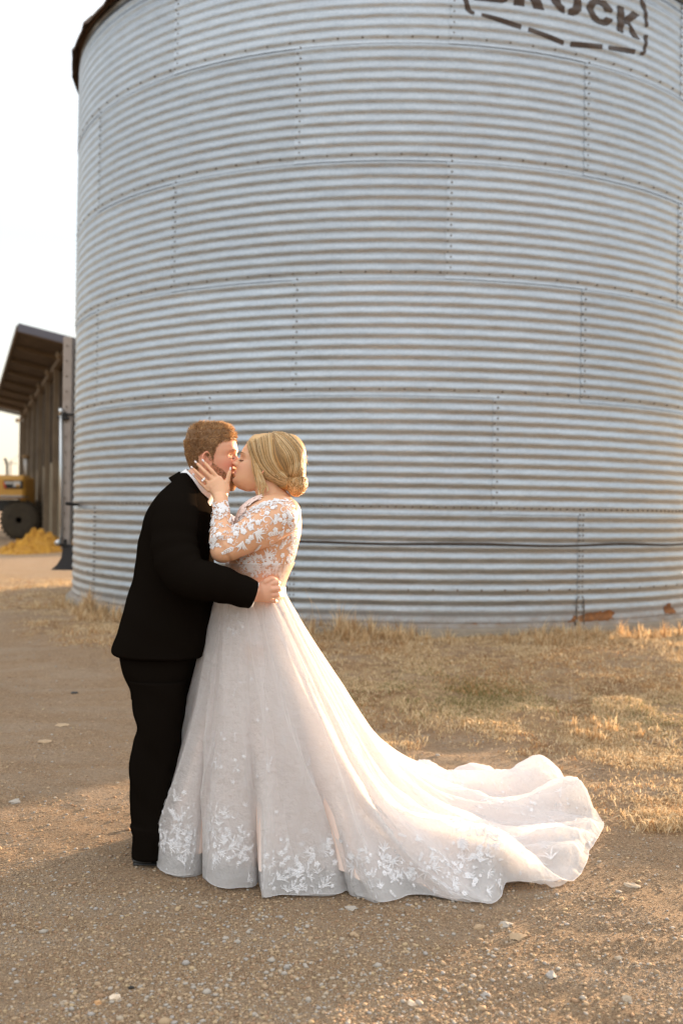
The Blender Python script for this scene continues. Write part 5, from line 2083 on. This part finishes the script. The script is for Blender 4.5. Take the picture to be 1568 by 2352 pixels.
for q in [(403, 1880, .16, 1.4, 16), (398, 1925, .18, .6, 20), (425, 1935, .15, 1.2, 12), (430, 1905, .12, 1.5, 8), (505, 1925, .17, .8, 16), (530, 1945, .16, -.4, 16), (565, 1960, .14, .2, 12), (480, 1905, .10, 1.9, 6),
          (600, 1990, .13, -.6, 9), (625, 1985, .13, .2, 9), (690, 1995, .20, 1.1, 20), (705, 2020, .16, .3, 12), (660, 2010, .12, 2.0, 7), (800, 1960, .14, 1.3, 9), (870, 2000, .20, 1.2, 18), (885, 2030, .16, .4, 10),
          (960, 1985, .14, .5, 9), (1010, 2005, .18, 0, 14), (1060, 2010, .17, .4, 14), (1100, 2000, .14, .5, 9), (930, 1990, .12, .8, 7), (1060, 1910, .16, .4, 10), (1110, 1925, .15, .2, 10), (1180, 1900, .15, .2, 8),
          (1210, 1940, .18, .8, 13), (1250, 1920, .16, .5, 10), (1290, 1900, .14, .8, 8), (1100, 1840, .17, .1, 11), (1150, 1835, .15, .4, 8), (1000, 1800, .16, .5, 9), (1060, 1795, .15, .7, 8), (1230, 1850, .16, .6, 9), (1290, 1850, .12, .6, 6), (960, 1775, .12, .4, 6),
          (490, 1760, .09, 1.5, 7), (478, 1800, .08, 1.3, 5), (497, 1715, .06, 1.5, 4), (550, 1430, .09, -1.4, 8), (535, 1420, .07, -1.2, 5), (683, 1395, .05, .3, 5), (665, 1400, .07, -.9, 6), (640, 1400, .06, -1.2, 5)]:
    cluster(*q)
# a small twig here and there over the front
for k in range(46):
    x = rnd.uniform(450, 760); y = rnd.uniform(1430, 1940)
    if x > 520 + (y - 1400) * .55: continue
    g = skirt_pt(x, y)
    if g is None: continue
    ls.put(g[0], g[1], Vector((1, 0, 0)), rnd.choice((petalflower((0, 0), .008), spray((0, 0), rnd.uniform(.8, 2.2), .035, 3), scroll((0, 0), 1, .009))), .3)
# scallop of leaves the whole way round, a little in from the hem (also where the camera does not look)
for k in range(0, NC, 9):
    for s_ in (93, 97):
        p = Vector(SV[s_, k]); n = (Vector(SV[s_, (k + 1) % NC]) - p).cross(Vector(SV[s_ + 1, k]) - p)
        if n.z < 0: n = -n
        tdir = Vector(SV[s_, (k + 4) % NC]) - p
        if rnd.random() < .75:
            ls.put(p, n, tdir, plume((0, 0), rnd.uniform(0, 6.28), rnd.uniform(.03, .06), 4, 1.2) if rnd.random() < .6 else petalflower((0, 0), .012), .2)
o = ls.mb.build('lace_applique', m_lace_soft, bride, False)
o.data.transform(Matrix.Translation(-Vector(bride.location)))
tagit(o, kind='stuff')
# ------------------------------------------------------------------ gravel
def ico(sub=0):
    t = (1 + 5 ** .5) / 2
    v = np.array([(-1, t, 0), (1, t, 0), (-1, -t, 0), (1, -t, 0), (0, -1, t), (0, 1, t), (0, -1, -t), (0, 1, -t), (t, 0, -1), (t, 0, 1), (-t, 0, -1), (-t, 0, 1)], float)
    f = np.array([(0, 11, 5), (0, 5, 1), (0, 1, 7), (0, 7, 10), (0, 10, 11), (1, 5, 9), (5, 11, 4), (11, 10, 2), (10, 7, 6), (7, 1, 8), (3, 9, 4), (3, 4, 2), (3, 2, 6), (3, 6, 8), (3, 8, 9), (4, 9, 5), (2, 4, 11), (6, 2, 10), (8, 6, 7), (9, 8, 1)])
    return v / np.linalg.norm(v[0]), f


IV, IF = ico()
OV = np.array([(1, 0, 0), (0, 1, 0), (-1, 0, 0), (0, -1, 0), (0, 0, 1), (.7, .7, -.5), (-.7, -.7, -.5)], float)


def view_cull(x, y, z=0.0, mrg=.06):
    d = np.stack([x, y, z - EYE + np.zeros_like(x)], -1)
    w_ = d @ np.array(fwd); u = d @ np.array(rgt) / w_; v = d @ np.array(upv) / w_
    return (np.abs(u) < 784 / F + mrg) & (np.abs(v) < 1176 / F + mrg) & (w_ > 0)


def stones(name, n, ylo, yhi, smin, smax, power, mats, wts, dens=None):
    # evenly over the picture rather than over the ground
    y = 1 / nr.uniform(1 / yhi, 1 / ylo, n)
    x = nr.uniform(-.42, .42, n) * y * 1.05
    ok = view_cull(x, y)
    if dens is not None: ok &= nr.uniform(0, 1, n) < dens(x, y)
    x, y = x[ok], y[ok]; n = len(x)
    s = smin * (1 - nr.uniform(0, 1, n) * (1 - (smin / smax) ** power)) ** (-1 / power)
    base = IV[None] * (1 + nr.uniform(-.22, .22, (n, 12, 1)))
    sc = s[:, None] * np.stack([nr.uniform(.8, 1.35, n), nr.uniform(.7, 1.1, n), nr.uniform(.40, .75, n)], 1)
    b = base * sc[:, None]
    a = nr.uniform(0, 6.28, n); ca, sa = np.cos(a)[:, None], np.sin(a)[:, None]
    V_ = np.stack([b[..., 0] * ca - b[..., 1] * sa, b[..., 0] * sa + b[..., 1] * ca, b[..., 2]], -1)
    V_[..., 0] += x[:, None]; V_[..., 1] += y[:, None]
    V_[..., 2] += (gz(x, y) + sc[:, 2] * .30)[:, None]
    T = (np.arange(n) * 12)[:, None, None] + IF[None]
    mi = np.repeat(nr.choice(len(mats), n, p=wts), 20)
    return link(name, big_mesh(name, V_.reshape(-1, 3), T.reshape(-1, 3), mi), list(mats), None, False)


GR = [mat('stone_tan', (.44, .32, .20), .9, noise=(40, (.34, .235, .14), .3)), mat('stone_grey', (.42, .37, .31), .85, noise=(40, (.32, .29, .25), .3)), mat('stone_brown', (.30, .19, .11), .9), mat('stone_pale', (.44, .365, .28), .85, noise=(50, (.35, .28, .20), .3)), mat('stone_blue_grey', (.34, .31, .28), .8), mat('stone_ochre', (.42, .31, .18), .9)]
patchy = lambda x, y: (.45 + 1.0 * smoothstep(.35, .75, vnoise(x * 1.4, y * 1.4, 61))) * (.35 + vnoise(x * 6, y * 6, 62)) * (1 - .85 * grassness(x, y))
g1 = stones('gravel', 150000, 2.35, 11.5, .0013, .009, 1.9, GR, [.42, .15, .22, .07, .05, .09], lambda x, y: np.clip(patchy(x, y) * 1.5, 0, 1))
tagit(g1, 'fine brown and grey gravel strewn over the packed dirt', 'gravel', kind='stuff')
g2 = stones('pebbles', 4600, 2.35, 12.0, .0055, .016, 2.8, GR, [.38, .24, .14, .11, .08, .05], lambda x, y: np.clip(patchy(x, y) * .5, 0, 1))
tagit(g2, 'pale and grey pebbles lying loose on the packed dirt', 'pebbles', kind='stuff')
g3 = stones('crushed_stone', 2600, 5.5, 9.6, .008, .022, 2.2, [GR[3], GR[1], GR[0]], [.5, .3, .2], lambda x, y: np.clip(2.2 * np.exp(-((y - 9.15 - (x - .68) ** 2 * .12) / .22) ** 2) * (x > -.6) + .9 * np.exp(-((x - 1.75) / .5) ** 2 - ((y - 5.1) / .35) ** 2), 0, 1) * .8)
tagit(g3, 'pale crushed stone at the foot of the grain bin', 'gravel', kind='stuff')


def one_stone(px, py, size, m, label, flat=.6, seed=0):
    p = ground_pt(px, py, 0.01)
    r = np.random.default_rng(seed + 900)
    bm_v, bm_f = IV.copy(), IF
    # one subdivision for a rounded pebble
    e = {}
    V_ = [tuple(q) for q in bm_v]
    Fn = []
    for f_ in bm_f:
        m_ = []
        for a_, b_ in ((0, 1), (1, 2), (2, 0)):
            k = tuple(sorted((int(f_[a_]), int(f_[b_]))))
            if k not in e:
                q = (np.array(V_[k[0]]) + np.array(V_[k[1]])) / 2; q /= np.linalg.norm(q)
                e[k] = len(V_); V_.append(tuple(q))
            m_.append(e[k])
        Fn += [(f_[0], m_[0], m_[2]), (f_[1], m_[1], m_[0]), (f_[2], m_[2], m_[1]), tuple(m_)]
    V_ = np.array(V_)
    V_ = V_ * (1 + .20 * r.normal(size=(len(V_), 1)).clip(-1.3, 1.3)) * np.array([size, size * r.uniform(.7, .95), size * flat])
    mb = MB(); mb.add([Vector(q) for q in V_], [tuple(int(i) for i in f_) for f_ in Fn])
    o = mb.build('stone', m, None, False)
    o.location = (p.x, p.y, float(gz(p.x, p.y)) + size * flat * .15)
    o.rotation_euler = (0, 0, r.uniform(0, 6))
    tagit(o, label, 'stone', 'single stones lying on the dirt')


m_or = mat('stone_orange', (.58, .33, .15), .8, noise=(60, (.46, .25, .11), .3))
m_cr = mat('stone_cream', (.62, .47, .32), .8, noise=(50, (.70, .60, .48), .3))
ST = [(265, 2287, .017, m_cr, 'round cream and orange pebble near the bottom edge, right one of two', .8), (225, 2297, .0115, m_or, 'small flat orange pebble left of the round cream one near the bottom edge', .6),
      (148, 2298, .012, GR[3], 'pale grey pebble left of the two orange ones at the bottom edge', .7), (302, 2262, .009, m_dark, 'small black stone above and right of the cream pebble', .7),
      (805, 2078, .026, GR[1], 'flat grey stone half buried just below the hem of the gown', .25), (1160, 2113, .024, GR[1], 'rounded grey stone in the dirt below the right half of the train', .45),
      (1190, 2140, .030, GR[0], 'larger tan stone half buried below the train', .35), (1100, 2120, .022, GR[0], 'low tan stone left of the rounded grey one below the train', .35),
      (945, 2295, .013, m_cr, 'white pebble in a dark hollow at the bottom centre', .8), (1440, 2283, .016, GR[3], 'white egg shaped pebble in the bottom right corner', .7),
      (1265, 2232, .019, GR[4], 'flat pale grey pebble lying bottom right of centre', .5), (1420, 2190, .016, GR[3], 'pale elongated pebble right of the train in the foreground', .45),
      (145, 1658, .045, GR[0], 'flat pale stone on the gravel drive left of the groom', .22), (102, 1700, .05, GR[0], 'broad pale slab of stone at the left of the drive', .16),
      (172, 1592, .028, m_dark, 'dark brown clod lying on the drive left of the groom', .35), (1450, 2025, .030, GR[3], 'flat whitish stone right of the end of the train', .25),
      (35, 1838, .032, GR[1], 'grey flat stone at the left edge of the drive', .3), (1115, 2272, .014, GR[4], 'blue grey pebble in the lower right foreground', .5)]
for i, q in enumerate(ST):
    one_stone(q[0], q[1], q[2], q[3], q[4], q[5], i)

# ------------------------------------------------------------------ dry grass
def gmat(name, c, tr=.35):
    m = bpy.data.materials.new(name); m.use_nodes = True
    nn, ll = m.node_tree.nodes, m.node_tree.links
    b = nn['Principled BSDF']; b.inputs['Base Color'].default_value = (*c, 1); b.inputs['Roughness'].default_value = .75
    t = nn.new('ShaderNodeBsdfTranslucent'); t.inputs['Color'].default_value = (*c, 1)
    x = nn.new('ShaderNodeMixShader'); x.inputs[0].default_value = tr
    ll.new(b.outputs[0], x.inputs[1]); ll.new(t.outputs[0], x.inputs[2]); ll.new(x.outputs[0], nn['Material Output'].inputs['Surface'])
    return m


GM = [gmat('straw_grass', (.66, .48, .27)), gmat('pale_straw_grass', (.82, .66, .42)), gmat('brown_grass', (.38, .22, .10)), gmat('olive_grass', (.25, .22, .075)), gmat('russet_grass', (.54, .30, .12))]


def grass_mesh(name, x, y, hgt, lean, width, mi):
    n = len(x)
    z = gz(x, y)
    a = nr.uniform(0, 6.283, n)
    d = np.stack([np.cos(a), np.sin(a)], 1)
    b = nr.uniform(0, 6.283, n)
    sd = np.stack([np.cos(b), np.sin(b), np.zeros(n)], 1) * (width[:, None] * .5)
    root = np.stack([x, y, z - .003], 1)
    def up_(t, lf):
        h = hgt * t
        return root + np.stack([d[:, 0] * lf * hgt, d[:, 1] * lf * hgt, h * np.sqrt(np.clip(1 - lean ** 2 * t, .03, 1))], 1)
    m1 = up_(.5, lean * .30); tp = up_(1.0, lean * .95)
    tp[:, 2] -= hgt * lean * .25
    tp[:, 2] = np.maximum(tp[:, 2], z + .004)
    V_ = np.stack([root - sd, root + sd, m1 - sd * .8, m1 + sd * .8, tp], 1).reshape(-1, 3)
    q = (np.arange(n) * 5)[:, None]
    T = np.concatenate([q + np.array([[0, 1, 3]]), q + np.array([[0, 3, 2]]), q + np.array([[2, 3, 4]])], 1).reshape(-1, 3)
    return big_mesh(name, V_, T, np.repeat(mi, 3))


def kinds(x, y, n):
    v = vnoise(x * .9, y * .9, 71); w_ = vnoise(x * 2.5, y * 2.5, 72)
    r = nr.uniform(0, 1, n)
    k = np.where(r < .50, 0, np.where(r < .82, 1, np.where(r < .96, 2, 4)))
    k = np.where((v > .62) & (r < .32), 4, k)
    k = np.where((w_ > .70) & (r < .5), 2, k)
    gr_ = np.exp(-((x - .95) / .6) ** 2 - ((y - 7.3) / .5) ** 2) + np.exp(-((x - 2.5) / .5) ** 2 - ((y - 6.6) / .5) ** 2)
    k = np.where(r > 1 - .6 * gr_, 3, k)
    return k


n0 = 480000
yy = 1 / nr.uniform(1 / 19.0, 1 / 4.4, n0)
yy = np.where(nr.uniform(0, 1, n0) < .35, nr.uniform(4.6, 10, n0), yy)
xx = nr.uniform(-.42, .42, n0) * yy
rr0 = np.hypot(xx - AX, yy - AY)
dens = grassness(xx, yy) * (.14 + .86 * smoothstep(.34, .68, vnoise(xx * 3.0, yy * 3.0, 75) * .6 + vnoise(xx * 9, yy * 9, 76) * .4))
ok = (rr0 > RAD + .02) & (nr.uniform(0, 1, n0) < dens) & view_cull(xx, yy)
xx, yy, rr0 = xx[ok], yy[ok], rr0[ok]
n1 = len(xx)
tuft = smoothstep(.55, .85, vnoise(xx * 2.0, yy * 2.0, 77))
hg = nr.uniform(.020, .058, n1) * (1 + 1.5 * tuft ** 2)
close = 1 - smoothstep(.0, .5, rr0 - RAD)
hg = hg * (1 + 1.1 * close * (.3 + tuft))
ln_ = np.clip(nr.uniform(.65, 1.05, n1) - .25 * close * nr.uniform(0, 1, n1), .1, 1.0)
gm = grass_mesh('dry_grass', xx, yy, hg, ln_, nr.uniform(.0022, .0048, n1) * (1 + .05 * yy), kinds(xx, yy, n1))
tagit(link('dry_grass', gm, GM, None, False), 'matted dry straw coloured grass round the grain bin', 'grass', kind='stuff')
# straw bits blown over the dirt
n2 = 9000
y2 = 1 / nr.uniform(1 / 9.0, 1 / 2.4, n2); x2 = nr.uniform(-.42, .42, n2) * y2
ok = (nr.uniform(0, 1, n2) < .25 + .75 * smoothstep(-1.8, 0, y2 - edge_y(x2))) & view_cull(x2, y2)
x2, y2 = x2[ok], y2[ok]; n2 = len(x2)
me = grass_mesh('straw_litter', x2, y2, nr.uniform(.010, .030, n2), np.full(n2, 1.0), nr.uniform(.0010, .0022, n2), nr.choice([0, 1, 2], n2, p=[.5, .3, .2]))
tagit(link('straw_litter', me, GM, None, False), 'loose bits of straw scattered over the dirt', 'straw', kind='stuff')


def clump(px, Y, rad, hmax, n, label, flip=0.0):
    n = int(n * 2.6); hmax *= 1.5
    x0 = at(px, 1300, Y).x
    m = 13
    cr = rad * np.sqrt(nr.uniform(0, 1, m)) * np.r_[.15, np.ones(m - 1)]; ca = nr.uniform(0, 6.283, m)
    ch_ = nr.uniform(.25, 1.0, m) * (1 - .35 * cr / rad); ch_[0] = 1.0
    cw = nr.uniform(.045, .10, m) * (rad / .28)
    pk = nr.integers(0, m, n)
    loose = nr.uniform(0, 1, n) < .0
    r2 = np.abs(nr.normal(size=n)) * cw[pk]; a2 = nr.uniform(0, 6.283, n)
    x = x0 + (cr * np.cos(ca))[pk] * 1.3 + r2 * np.cos(a2); y = Y + (cr * np.sin(ca))[pk] * .7 + r2 * np.sin(a2) * .7
    lx = x0 + nr.uniform(-1.6, 1.6, n) * rad; ly = Y + nr.uniform(-.9, .9, n) * rad
    x = np.where(loose, lx, x); y = np.where(loose, ly, y)
    inb = np.hypot(x - AX, y - AY) < RAD + .03
    y = np.where(inb, AY - np.sqrt(np.clip((RAD + .03) ** 2 - (x - AX) ** 2, 0, None)) - .02, y)
    h = hmax * np.where(loose, .22, ch_[pk]) * nr.uniform(.3, 1, n) * (1 - .4 * np.clip(r2 / .12, 0, 1))
    me = grass_mesh('grass_clump', x, y, h, np.clip(.12 + r2 / .12 + nr.normal(size=n) * .2, .03, 1.0), nr.uniform(.004, .008, n), nr.choice([0, 1, 2, 4], n, p=[.45, .3, .18, .07]))
    o = link('grass_clump', me, GM, None, False)
    me.transform(Matrix.Translation((-x0, -Y, -float(gz(x0, Y)))))
    o.location = (x0, Y, float(gz(x0, Y)))
    tagit(o, label, 'grass clump', 'tall dry grass clumps along the foot of the grain bin')


clump(212, 10.85, .22, .30, 420, 'tall dry grass clump against the left side of the bin')
clump(262, 10.5, .28, .24, 420, 'bushy dry grass clump just left of the groom\'s jacket')
clump(160, 11.6, .35, .18, 350, 'low dark dry grass clump under the chute hood')
clump(778, 9.22, .26, .34, 560, 'tallest dry grass clump right behind the bride, against the bin')
clump(850, 9.15, .30, .19, 420, 'low matted grass clump just right of the tallest one behind the bride')
clump(935, 9.18, .30, .20, 460, 'wide dry grass clump at the footing below the middle of the bin')
clump(1240, 9.2, .32, .17, 420, 'dry grass clump left of the large rust stain')
clump(1330, 9.35, .34, .22, 520, 'dry grass clump in front of the large rust stain')
clump(1430, 9.55, .34, .19, 480, 'dry grass clump right of the large rust stain')
clump(1525, 9.9, .35, .18, 420, 'dry grass clump below the small rust patch at the right edge')
clump(1390, 6.35, .30, .12, 420, 'russet sunlit grass clump in the middle of the right hand grass')
clump(700, 9.6, .30, .22, 300, 'thin dry grass clump mostly hidden behind the back of the gown')
# single tall stalks
for i, (x, y0, x1_, y1_, Yd, lab) in enumerate([(722, 1440, 700, 1352, 9.1, 'thin bent grass stalk closest behind the gown'), (745, 1450, 708, 1370, 9.05, 'thin leaning grass stalk left of the tallest clump'), (790, 1445, 812, 1405, 9.1, 'single dry stalk arching out of the tallest clump')]):
    a_, b_ = at(x, y0, Yd), at(x1_, y1_, Yd)
    mb = MB(); m_ = a_.lerp(b_, .55) + Vector((.02, 0, .03))
    mb.tube([a_, m_, b_, b_ + Vector((-.03, 0, -.012))], [.0022, .0018, .0012, .0006], 5)
    tagit(mb.build('grass_stalk', GM[0]), lab, 'grass stalk')
